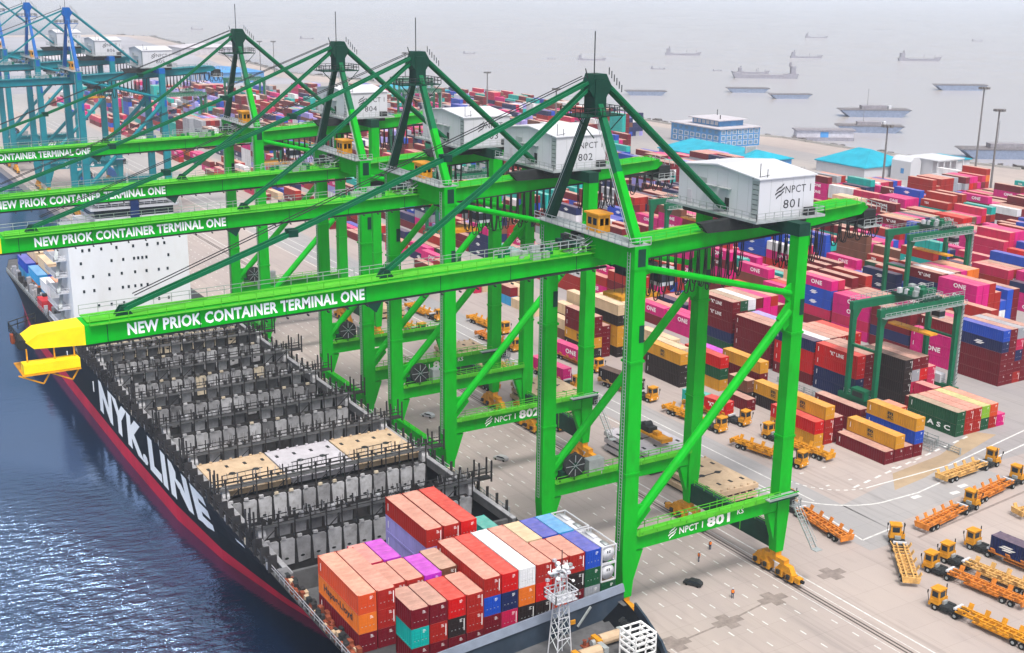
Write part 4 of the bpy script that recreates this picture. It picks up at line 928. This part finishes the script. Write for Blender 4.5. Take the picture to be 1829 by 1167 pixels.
# aft containers of the ship
for k in range(8):
    for yy in (196, 212, 228):
        h = rng.choice((2,3,3)); cs = [rng.choice(["orange","cream","bright red","blue","white","brick red","sky blue","maroon"]) for _ in range(h)]
        for t, c in enumerate(cs): cand.append((330+t if t == h-1 else 9999, -42.5+2.7*k, yy, 9.6+t*CH, c, 13.2, None, f"{c} container, {ORD[t]} tier, row {k+1} of the ship's stack behind its bridge, bay {(yy-180)//16}", t == h-1 or k == 0))
cand.sort(key=lambda a: a[0])
budget = 300-NCON-4
for d, x, y, z, c, L, m, lab, shown in cand:
    if shown and budget > 0:
        budget -= 1; container(x, y, z, c, L, m, lab, doors=d < 330)
    else: far_box(x, y, z, c, L, m if d < 700 else None)
tag(FAR.build("container_stacks"), "distant stacks of red, magenta and blue containers filling the hazy yard", "containers", kind="stuff")

# ------------------------------------------------------------------ yard gantries
def rtg(root):
    S, D, H = 25.0, 8.0, 24.2
    for x in (0, S):
        for y in (0, D):
            b = MB(); b.frus((x-.5,y-.45),(x+.5,y+.45),2.4,(x-.65,y-.5),(x+.65,y+.5),H-1.8, TEALG)
            sx = 1 if x == 0 else -1; b.prism([(x+sx*.5,H-1.9),(x+sx*2.2,H-1.9),(x+sx*.5,H-4.6)], 1, y-.3, y+.3, TEALG); b.build("leg", root)
        b = MB(); b.box((x-.5,-2.2,1.3),(x+.5,D+2.2,2.6), TEALG); b.rail([(x,-1.2,2.6),(x,D+1,2.6)], 1, STEEL, 2)
        if x == 0: b.box((x-1.5,1.4,2.6),(x+.6,5.6,4.9), TEALG); b.box((x-1.55,2,3.2),(x-1.5,5,4.4), DARK)
        else: b.box((x-.6,2.4,2.6),(x+1.2,5.6,4.6), WHITE)
        b.build("sill_beam", root)
        tb = MB(); tb.box((x-.35,.4,14),(x+.35,D-.4,14.5), TEALG); tb.build("tie_beam", root)
        for y in (-1.6, 1.0, D-1, D+1.6): w_ = MB(); w_.tube((x-.35,y,.85),(x+.35,y,.85), .85, RUBBER, 16); w_.box((x-.2,y-.2,.85),(x+.2,y+.2,1.7), DARK); w_.build("wheel", root)
    for y in (0, D):
        b = MB(); b.box((-1.0,y-.55,H-1.8),(S+1.0,y+.55,H), TEALG); b.rail([(-1,y+(-.5 if y == 0 else .5),H),(S+1,y+(-.5 if y == 0 else .5),H)], 1.1, STEEL, 1.6)
        if y == 0: b.box((-.5,-1.6,H-1.9),(S+.8,-.6,H-1.8), STEEL); b.rail([(-.5,-1.6,H-1.8),(S+.8,-1.6,H-1.8)], 1.1, STEEL, 1.6)
        b.build("top_girder", root)
    b = MB(); x = 15; b.box((x-3,-.6,H+.15),(x+3.4,D+.6,H+.7), DGREEN)
    for i in range(12): xx, yy, s = x+random.uniform(-2.8,2), random.uniform(0,D-1), random.uniform(.5,1.1); b.box((xx,yy,H+.7),(xx+s*1.4,yy+s,H+.7+s*1.6), random.choice((TEALG,WHITE,STEEL,DARK,WHITE)))
    b.rail([(x-3,-.6,H+.7),(x+3.4,-.6,H+.7),(x+3.4,D+.6,H+.7)], 1.1, STEEL, 1.2); b.build("trolley", root)
    b = MB(); b.box((x+3.6,-.2,H-4.6),(x+5.4,2.4,H-2.1), WHITE); b.box((x+3.56,-.24,H-4.2),(x+5.44,2.0,H-3), GLASS); b.build("operator_cab", root)
    b = MB(); b.box((x-1.2,-2.2,H-7.6),(x+1.2,D+2.2,H-7.2), YELLOW)
    for yy in (1.5, D-1.5):
        for xx in (-.8,.8): b.beam((x+xx,yy,H-7.2),(x+xx,yy,H), .05, .05, DARK)
    b.build("spreader", root)
    b = MB(); b.box((S+.4,-1.2,2.7),(S+1.2,-.4,13), STEEL) if False else b.beam((S+.9,-.6,2.6),(S+.9,-.6,H-2), .5, .5, STEEL)
    for i in range(18): b.beam((S+.5,-.95,3+i*1.05),(S+1.3,-.95,3.5+i*1.05), .05, .08, DARK)
    b.build("ladder", root)
rp = empty("yard_gantry"); rtg(rp)
rt = [(102.6,46.5,"nearest green yard gantry straddling the red container wall"),(172.4,100.5,"second green yard gantry standing behind the nearest one"),(141.6,172,"green yard gantry between the legs of cranes 801 and 802"),(102.6,255,"green yard gantry beyond crane 802 by the truck road"),(206,205,"green yard gantry under the backreach of crane 801"),(240,560,"hazy green yard gantry near the far seawall"),(102.6,410,"hazy yard gantry left of crane 803's house"),(172.4,430,"hazy yard gantry behind the house of crane 803"),(141.6,330,"hazy yard gantry behind crane 802's cross beam"),(276,640,"tall hazy gantry standing out against the sea"),(102.6,600,"blue-hazed gantry far down the truck road"),(172.4,690,"faintest blue gantry far behind crane 804")]
for i, (x, y, l) in enumerate(rt):
    o = rp if i == 0 else copy_tree(rp); o.location = (x, y, .02); tag(o, l, "yard crane", "rubber tyred gantries in the yard")

# ------------------------------------------------------------------ terminal tractors with skeletal trailers
def truck(root, with_cab=True):
    if with_cab:
        b = MB(); b.box((-1.3,-1.75,1.05),(.75,-.2,1.75), YELLOW); b.prism([(-1.75,1.7),(-.15,1.7),(-.3,3.35),(-1.7,3.35)], 0, -1.2, .6, YELLOW); b.box((-1.3,-1.85,3.35),(.7,-.1,3.5), YELLOW)
        b.box((-1.3,-.35,.6),(1.3,0,1.25), YELLOW); b.box((.8,-1.7,1.05),(1.25,-.3,1.9), YELLOW); b.tube((1.0,-1.5,1.9),(1.0,-1.5,4.0), .09, DARK, 6)
        for s in (-1.5,1.3): b.beam((s,-.2,1.4),(s,.15,2.9), .07, .07, DARK); b.box((s-.05,.1,2.6),(s+.2,.2,3.1), DARK)
        cab = b.build("cab", root)
        m = MB()
        m.box((-1.0,-.3,2.2),(.4,-.19,3.15), GLASS); m.box((-1.22,-1.5,2.2),(-1.19,-.5,3.1), GLASS); m.box((.58,-1.5,2.2),(.62,-.5,3.1), GLASS); m.box((-.9,-1.78,2.2),(.3,-1.7,3.1), GLASS); m.build("window", cab)
        for x in (-.9,.9): h = MB(); h.box((x-.15,-.01,.85),(x+.15,.04,1.1), WHITE_T); h.build("headlight", root)
        b = MB(); b.box((-1.05,-5.6,.65),(1.05,-.3,1.1), DARK); b.box((-1.2,-3.3,.5),(-.6,-2,1.2), DARK); b.box((.6,-3.3,.5),(1.2,-2,1.2), DARK); b.box((-.7,-5.2,1.1),(.7,-3.9,1.4), DARK); b.box((-.5,-2.2,1.1),(.5,-1.9,1.7), STEEL); b.build("chassis", root)
        for x in (-1.1,1.1):
            for y in (-1.15,-4.6): w_ = MB(); w_.tube((x-.2,y,.52),(x+.2,y,.52), .52, RUBBER, 14); w_.tube((x-.21,y,.52),(x+.21,y,.52), .26, STEEL, 10); w_.build("wheel", root)
    b = MB()
    b.box((-1.1,-4.6,1.45),(1.1,-4.2,1.75), WHITE)
    for x in (-.55,.55):
        b.box((x-.12,-6.4,1.4),(x+.12,-4.5,1.7), YELLOW); b.box((x-.13,-17.3,1.05),(x+.13,-6.3,1.5), YELLOW)
    for x in (-1.2,1.2): b.box((x-.09,-17.3,1.2),(x+.09,-4.6,1.42), YELLOW)
    for i in range(12): b.box((-1.25,-17.1+i*1.08,1.16),(1.25,-16.9+i*1.08,1.38), YELLOW)
    for y in (-5.6,-8.4,-11.2,-14,-16.6):
        for s in (-1,1): b.prism([(s*1.2,1.4),(s*1.3,1.4),(s*1.75,2.15),(s*1.62,2.2)], 1, y-.4, y+.4, YELLOW)
    b.prism([(-1.3,.75),(1.3,.75),(1.5,1.75),(-1.5,1.75)], 1, -17.6, -17.3, YELLOW)
    for s in (-.7,.7): b.box((s-.12,-7.3,.35),(s+.12,-7.0,1.1), STEEL)
    b.box((-1.2,-13.5,.7),(1.2,-7.4,.8), YELLOW)
    b.build("trailer_frame", root)
    for x in (-.95,.95):
        for y in (-14.2,-15.6): w_ = MB(); w_.tube((x-.32,y,.52),(x+.32,y,.52), .52, RUBBER, 14); w_.tube((x-.33,y,.52),(x+.33,y,.52), .26, STEEL, 10); w_.build("wheel", root)
TR = [((66.5,30.3),(63.2,46.3),"yellow tractor with an empty trailer on the road just behind crane 801's landside leg"),
 ((72.0,47.8),(73.6,28.6),"empty yellow trailer truck stopped beside the nearest ochre and red stack"),
 ((72.6,54.0),(69.5,71),"yellow tractor hauling a red and a teal container"),((65.3,53.4),(63.5,70.6),"yellow tractor and empty trailer left of the loaded red one"),
 ((64.6,76.5),(62.2,93.5),"yellow tractor with a brown load behind crane 801's waterside leg"),((66.2,100.3),(64.9,117.5),"yellow tractor hauling the magenta container"),
 ((50.9,19.0),(48.6,1.9),"empty trailer truck passing close behind crane 801's stair"),((57.4,-1.2),(46.2,-14.5),"tractor seen tail first turning alone on the open apron"),
 ((81.0,1.4),(64.0,-1.3),"tractor leading the line with its empty trailer along the dark groove"),((98.6,5.0),(81.8,2.4),"second truck of the line along the dark groove"),((101.9,13.2),(85.0,12.0),"tractor with empty trailer on the worn sandy road"),
 ((66.6,-9.0),(68.0,-26.2),"tractor carrying a navy and a magenta container"),((53.5,-11.2),(56.0,-28.3),"front truck of the close pair parked with empty trailers"),((58.6,-10.2),(60.8,-27.3),"rear truck of the close pair parked with empty trailers"),
 ((44.6,-20.3),(46.6,-37.4),"lowest parked yellow tractor with an empty trailer"),((100.8,-8.5),(84.2,-6.0),"empty trailer truck cut by the right picture edge"),
 ((65.6,20),(64.5,3),None),((63.2,140),(61.8,157),"yellow tractor on the truck road behind crane 802"),((63.5,188),(62,205),"yellow tractor on the truck road behind crane 803"),((39.6,92),(41.2,75),None),((35.5,118),(36.6,101),"yellow truck under crane 802's rear frame"),((43,150),(42,167),"yellow truck between cranes 803 and 804"),((36.4,71),(35.6,88),"yellow truck in the lane under crane 802's portal"),((47.6,104),(46.6,121),"yellow truck passing behind crane 803's landside leg"),((54.2,92),(53,109),"yellow truck on the road left of the magenta load"),((57.5,125),(56,142),"yellow truck on the road beyond the tall stack"),((36.8,8),(36.2,25),"yellow truck parked beside crane 801's landside bogies") if False else ((53.8,160),(52.4,177),"yellow truck on the road past crane 803")]
tp = None
for f, t, l in TR:
    if not l: continue
    a = Vector((f[0]-t[0], f[1]-t[1])); rz = math.atan2(a.y, a.x)-math.pi/2
    if tp is None: o = tp = empty("terminal_tractor"); truck(o)
    else: o = copy_tree(tp)
    o.location = (*f, .02); o.rotation_euler = (0,0,rz)
    vm = random.choice((None, paint("orange trailer paint", (.60,.20,.03), .55, .3, .8, dirt=(.15,.06,.02), dirtamt=.6), paint("faded trailer paint", (.62,.36,.12), .6, .3, .8, dirt=(.2,.1,.04), dirtamt=.6)))
    if vm:
        for ch in o.children:
            if ch.name.startswith('trailer_frame'):
                for sl_ in ch.material_slots:
                    if sl_.material == YELLOW: sl_.link = 'OBJECT'; sl_.material = vm
    tag(o, l, "truck", "yellow terminal tractors")
    if "teal" in l or "magenta" in l or "brown load" in l:
        loads = [("bright red","KLINE",-8.2,6.3),("teal",None,-14.6,6.3)] if "teal" in l else [("navy","LOGO",-8,6.3),("magenta",None,-14.4,6.3)] if "navy" in l else [("black-brown",None,-11,13)] if "brown" in l else [("magenta","ONE",-11,13)]
        for c, m, yo, L in loads:
            p = Vector((*f, 1.55))+Matrix.Rotation(rz,3,'Z')@Vector((0,yo,0)); flip = math.pi if math.cos(rz) < 0 else 0
            container(p.x, p.y, p.z, c, L, m, f"{c} container riding on the {'loaded' if 'teal' in l else 'parked' if 'navy' in l else 'road'} yellow truck's trailer" if len(loads) > 1 else f"{c} container riding alone on a yellow truck's trailer", rz=rz+flip, group="containers on trucks")

# ------------------------------------------------------------------ spreader, reels, cars, barriers on the quay
b = MB(); S_ = empty("container_spreader", (42.5,50.5,5.7)); tag(S_, "yellow and black lifting spreader resting on the hatch covers behind crane 801", "spreader")
b.box((-1.2,-6.2,0),(1.2,6.2,.5), YELLOW); b.box((-1.3,-6.6,-.1),(1.3,-6.1,.7), YELLOW); b.box((-1.3,6.1,-.1),(1.3,6.6,.7), YELLOW); b.build("frame", S_)
b = MB(); b.box((-1,-2,.5),(1,2,1.6), DARK); b.box((-.6,-4,.5),(.6,-2.6,1.2), YELLOW); b.tube((-.9,0,1.6),(.9,0,1.6), .7, DARK, 14); b.build("headblock", S_)
def car(name, x, y, rz, mat, label):
    o = empty(name, (x,y,0), rz); o.scale = (.68,.68,.68); tag(o, label, "car")
    b = MB(); b.prism([(-2.2,.35),(2.2,.35),(2.25,.8),(1.3,1.0),(.7,1.5),(-1.3,1.5),(-2.15,1.0)], 1, -.85, .85, mat); b.build("body", o)
    b = MB(); b.prism([(1.2,1.0),(.66,1.44),(-1.25,1.44),(-1.9,1.02)], 1, -.87, .87, GLASS); b.build("window", o)
    for sx in (-1.4,1.4):
        for sy in (-.8,.8): b = MB(); b.tube((sx,sy-.1,.33),(sx,sy+.1,.33), .33, RUBBER, 12); b.build("wheel", o)
car("parked_car", 16.4, 3.5, R(120), DARK, "small dark car on the apron right of crane 801's portal")
car("parked_car", 16.6, 64.2, R(115), paint("silver car paint", (.35,.35,.36), .3), "small silver car on the apron left of crane 801's leg")
car("parked_car", 15.4, 93.6, R(115), WHITE, "small white car on the apron behind crane 802's leg")
fb = MB()
for y in range(20, 74, 3):
    for z in (.3,.8,1.3): fb.beam((99.6,y,z),(99.6,y+2.8,z), .08, .18, STEEL)
    for yy in (y, y+2.8): fb.box((99.4,yy-.06,0),(99.8,yy+.06,1.5), STEEL)
tag(fb.build("steel_barrier"), "long grey steel barrier between the stacks and the first gantry block", "barrier")
for i in range(4):
    b = MB()
    for z in (.4,1.2,2.0): b.beam((0,0,z),(0,5.6,z), .12, .14, STEEL)
    for y in (0,2.8,5.6): b.beam((0,y,0),(0,y,2.2), .12, .12, STEEL); b.beam((0,y,.2),(1.2,y,.2), .12, .12, STEEL)
    o = b.build("steel_frame_rack"); o.location = (95.2+1.5*i, 24+.6*i, .01); tag(o, ("first","second","third","last")[i]+" grey steel rack frame counting away from the blue and ochre stack", "rack", "steel rack frames at the end of the stacks")
for i, (x, y, t) in enumerate(((27,12,"bright patch below crane 801's portal"),(22.5,9.5,"dashed apron lanes"),(19,-3,"trench covers"),(18.4,52,"quay edge side of crane 801"),(20,86,"car by crane 802"))):
    o = empty("person", (x,y,.01), i*1.3); tag(o, f"tiny standing dock worker in orange vest near the {t}", "person")
    me = bpy.data.meshes.new("body"); vs = [(0,0,.95),(0,0,1.2),(0,0,1.42),(0,0,1.52),(0,0,1.66),(-.19,0,1.4),(-.24,.03,1.12),(-.22,.1,.86),(.19,0,1.4),(.24,.03,1.12),(.22,.1,.86),(-.1,0,.9),(-.11,.03,.5),(-.11,0,.06),(-.11,.14,.03),(.1,0,.9),(.12,-.03,.5),(.12,-.06,.06),(.12,.08,.03)]
    es = [(0,1),(1,2),(2,3),(3,4),(2,5),(5,6),(6,7),(2,8),(8,9),(9,10),(0,11),(11,12),(12,13),(13,14),(0,15),(15,16),(16,17),(17,18)]
    me.from_pydata(vs, es, []); me.materials.append(paint("dark work clothes", (.03,.04,.08), .8))
    bo = link("body", me, o); mo = bo.modifiers.new("skin", 'SKIN')
    rad = [.14,.14,.15,.06,.1,.065,.05,.04,.065,.05,.04,.09,.065,.05,.04,.09,.065,.05,.04]
    for sv, q in zip(me.skin_vertices[0].data, rad): sv.radius = (q, q*.85)
    me.skin_vertices[0].data[0].use_root = True
    b = MB(); b.frus((-.2,-.14),(.2,.14),1.0,(-.23,-.15),(.23,.15),1.45, paint("orange vest", (.8,.2,.02), .7)); b.build("vest", o)
    b = MB(); b.sphere((0,0,1.72), .135, WHITE, 10); b.build("helmet", o)

# ------------------------------------------------------------------ light masts
for i, (x, y, h) in enumerate(((404.4,263.7,44),(374.2,230.5,38),(321.5,246.7,32),(339.4,629.2,28),(330,1025,30),(318,1030,30),(340,760,34),(300,480,30))):
    o = empty("light_mast", (x,y,0)); tag(o, ("tall thin light mast at the far right beside the seawall","light mast right of the tall one, nearer the yard","light mast in front of the white and teal building","hazy light mast left of crane 801's apex","faint light mast at the far left by the sea","faint light mast next to the leftmost one","hazy light mast behind crane 803's house","light mast among the stacks behind crane 802")[i], "light mast", "yard light masts")
    MAST = paint("mast grey", (.16,.15,.15), .6)
    b = MB(); b.tube((0,0,0),(0,0,h), .55, MAST, 8, .32); b.build("pole", o)
    b = MB(); b.tube((0,0,h-.3),(0,0,h), 1.6, MAST, 10)
    for k in range(8): a = k*math.tau/8; b.box((2.0*math.cos(a)-.5,2.0*math.sin(a)-.5,h-1.1),(2.0*math.cos(a)+.5,2.0*math.sin(a)+.5,h-.1), MAST); b.beam((0,0,h),(2.0*math.cos(a),2.0*math.sin(a),h-.3), .15, .15, MAST)
    b.build("lamp_head", o)

# ------------------------------------------------------------------ buildings by the sea
o = empty("port_office", (362,405,0)); tag(o, "blue and white three storey port office with a glazed roof deck", "building")
b = MB(); b.box((0,0,0),(30,44,10.3), BLUEW); b.box((-.8,-.8,10.3),(30.8,44.8,10.9), LAV); w0 = b.build("wall", o)
b = MB(); b.box((6,8,10.9),(24,32,14.2), BLUEW); b.box((4,6,14.2),(26,34,14.7), LAV); b.tube((10,12,14.6),(10,12,17), .3, DARK, 6); b.tube((23,30,14.6),(23,30,18), .25, DARK, 6); b.build("roof_deck", o)
for fl in range(3):
    for i in range(7): m = MB(); m.box((1.2+i*4.1,-.12,1+fl*3.2),(4.2+i*4.1,-.02,3.4+fl*3.2), WHITE); m.box((1.6+i*4.1,-.16,1.3+fl*3.2),(3.8+i*4.1,-.125,3.1+fl*3.2), paint("office glazing", (.10,.22,.36), .2)); m.build("window", w0)
    for i in range(8): m = MB(); m.box((-.12,1.2+i*5.3,1+fl*3.2),(-.02,4.9+i*5.3,3.4+fl*3.2), WHITE if fl < 2 else BLUEW); m.box((-.16,1.7+i*5.3,1.3+fl*3.2),(-.125,4.4+i*5.3,3.1+fl*3.2), paint("office glazing", (.1,.22,.36), .2)); m.build("window", w0)
for i in range(6): m = MB(); m.box((5.9,9+i*3.8,11.6),(5.98,11.8+i*3.8,13.6), WHITE); m.build("window", w0)
def shed(x0, y0, x1, y1, h, hr, mat, label, hip=6, wall=None, name="warehouse"):
    o = empty(name, (x0,y0,0)); tag(o, label, "building"); X, Y = x1-x0, y1-y0
    b = MB(); b.box((.8,.8,0),(X-.8,Y-.8,h), wall or BLUEW)
    for i in range(int(Y/6)): b.box((.7,2+i*6,1),(.79,5+i*6,h-1.5), WHITE)
    b.build("wall", o)
    b = MB(); vs = [(0,0,h),(X,0,h),(X,Y,h),(0,Y,h),(X/2,hip,hr),(X/2,Y-hip,hr),(0,0,h-.5),(X,0,h-.5),(X,Y,h-.5),(0,Y,h-.5)]
    b.add(vs, [(0,1,4),(1,2,5,4),(2,3,5),(3,0,4,5),(0,1,7,6),(1,2,8,7),(2,3,9,8),(3,0,6,9)], mat); b.build("roof", o); return o
shed(303,322,340,386,6.5,11,TEALR,"long low shed with a bright teal roof behind house 801")
shed(352,286,386,320,5.5,12,TEALR,"teal hip roofed hall left of the white framed block", 13, WHITE)
shed(392,272,412,292,8,9,TEALR,"small block with a teal roof beside the white framed one", 4, WHITE)
o = empty("framed_block", (376,266,0)); tag(o, "white two storey block with an open frame front below the teal hall", "building")
b = MB(); b.box((0,0,0),(18,16,10), WHITE); b.prism([(-8,0),(-1,0),(-1,9),(-3,11),(-6,11),(-8,9)], 1, 6, 18, WHITE); b.box((-8.06,10,3),(-8,12,5.5), BLUEW); b.build("wall", o)
b = MB()
for x in (0,4.5,9,13.5,18): b.box((x-.25,-3.2,0),(x+.25,-2.7,10), WHITE)
for z in (0.1,5,9.6): b.box((-.25,-3.2,z),(18.25,-2.7,z+.4), WHITE)
b.box((-.5,-3.4,10),(18.5,16.3,10.5), WHITE); b.build("frame", o)
b = MB(); 
for i in range(4): b.box((.6+i*4.5,-.1,5.6),(3.9+i*4.5,-.02,9.2), LAV)
b.build("window", o)
for i, (x, y, l) in enumerate(((360,560,"hazy lattice tower and plant left of the blue office"),(300,700,"hazy blue storage hall far behind crane 802"),(230,930,"faint blue storage hall behind crane 804"),(150,1150,"faint warehouse near the far left seawall"),(320,1300,"faint pale warehouse on the far point"))):
    shed(x, y, x+40+8*i, y+50, 9, 12, (STEEL,TEALR,BLUEW,LAV,LAV)[i], l, 8, (LAV,BLUEW,BLUEW,LAV,LAV)[i])
o = empty("gate_sign", (318,330,0)); tag(o, "square grey sign board standing at the edge of the stacks behind house 801", "sign")
b = MB(); b.tube((0,0,0),(0,0,9), .3, MAST, 6); b.build("post", o); b = MB(); b.box((-3.4,-.3,6.5),(3.4,.3,13), LAV); b.box((-2.9,-.36,7),(2.9,-.31,12.5), STEEL); b.build("board", o)

# ------------------------------------------------------------------ craft on the sea
SHIPG = paint("distant hull grey", (.23,.215,.24), .6); BARGE = paint("barge hull blue grey", (.17,.20,.27), .55); BDECK = paint("barge deck", (.15,.14,.15), .8)
def place(o, px, py, rot=0):
    d = fw*2201+rr*(px-914.5)+uu*(583.5-py); t = (-3-CAMP.z)/d.z; p = CAMP+d*t
    o.location = (p.x, p.y, -3); o.rotation_euler = (0,0,-yaw+rot)
def barge(px, py, L, label, deckup=0, rot=0):
    o = empty("barge"); tag(o, label, "barge", "barges anchored off the port"); h = L*.095
    b = MB(); b.prism([(-L*.36,-.6),(L*.36,-.6),(L/2,h),(-L/2,h)], 1, -L*.13, L*.13, BARGE); b.prism([(-L/2-1,h),(L/2+1,h),(L/2,h+.7),(-L/2,h+.7)], 1, -L*.135, L*.135, BDECK); b.build("hull", o)
    if deckup:
        b = MB(); b.box((-L*.2,-L*.08,h+.7),(L*.16,L*.06,h+.7+L*.05), SHIPG); b.tube((-L*.1,0,h),(-L*.1,0,h+L*.3), .15, MAST, 5); b.box((L*.2,-2,h),(L*.24,2,h+3), WHITE); b.build("deck_house", o)
    place(o, px, py, rot)
barge(1335,165,36,"blue-grey flat barge below the long faint freighter",0); barge(1411,176,34,"flat dark-decked barge right of the blue-grey one",0,R(5)); barge(1153,170,34,"pale barge right of crane 801's apex"); barge(1714,161,46,"wide flat barge behind the tallest light mast"); barge(1560,208,50,"dark decked barge, upper of the overlapping two",1); barge(1552,236,42,"lower of the two overlapping barges, with deck gear",1,R(-6)); barge(1795,282,52,"large dark barge cut by the right picture edge",1)
o = empty("pontoon"); tag(o, "long grey floating pontoon shed moored at the seawall", "pontoon")
b = MB(); b.box((-18,-5,-.5),(18,5,2), SHIPG); b.build("hull", o); b = MB(); b.box((-17.5,-4.5,2),(17.5,4.5,6), LAV); b.box((-18.5,-5.5,6),(18.5,5.5,6.8), SHIPG); b.box((-3,-4.7,2),(2,-4.45,5.4), BLUEW); b.build("shed", o); place(o, 1470, 250)
def freighter(px, py, L, label, rot=0, flip=1):
    o = empty("cargo_ship"); tag(o, label, "ship", "cargo ships anchored in the haze"); s = flip; h = L*.07
    b = MB(); b.prism([(-s*L*.48,-1),(s*L*.44,-1),(s*L/2,h*1.5),(s*L*.38,h*1.15),(s*L*.34,h*.8),(-s*L*.28,h*.75),(-s*L*.30,h),(-s*L/2,h)], 1, -L*.07, L*.07, SHIPG); b.build("hull", o)
    b = MB(); b.box((-s*L*.46-(L*.07 if s < 0 else 0),-L*.06,h),(-s*L*.46+(L*.10 if s > 0 else 0),L*.06,h*2.6), SHIPG); b.tube((-s*L*.38,0,h*2.5),(-s*L*.38,0,h*3.4), L*.02, SHIPG, 8); b.build("deck_house", o)
    b = MB(); b.tube((s*L*.1,0,h*.7),(s*L*.1,0,h*2.2), .3, SHIPG, 5); b.tube((s*L*.36,0,h),(s*L*.36,0,h*2), .3, SHIPG, 5); b.build("mast", o); place(o, px, py, rot)
freighter(1057,108,34,"hazy freighter directly behind crane 801's lightning rod"); freighter(1220,99,46,"hazy freighter with raised bow right of crane 801's apex"); freighter(1440,104,40,"faint freighter in the middle of the bay"); freighter(1642,109,52,"freighter with aft bridge at the right of the bay"); freighter(1365,140,66,"long low freighter above the flat barges",0,-1)
freighter(1458,68,38,"faintest freighter high in the haze"); freighter(1745,74,18,"tiny faint boat at the upper right"); freighter(1281,127,10,"tiny dark boat left of the long freighter"); freighter(1175,124,16,"small pale boat left of the long freighter"); freighter(838,96,16,"tiny faint boat above crane 802's house"); freighter(1345,132,34,"faint freighter behind the long low one")
freighter(985,106,10,"tiny boat left of crane 801's lightning rod"); freighter(548,70,22,"faint boat between the apexes of cranes 803 and 804"); freighter(352,53,22,"faint boat above the far breakwater")
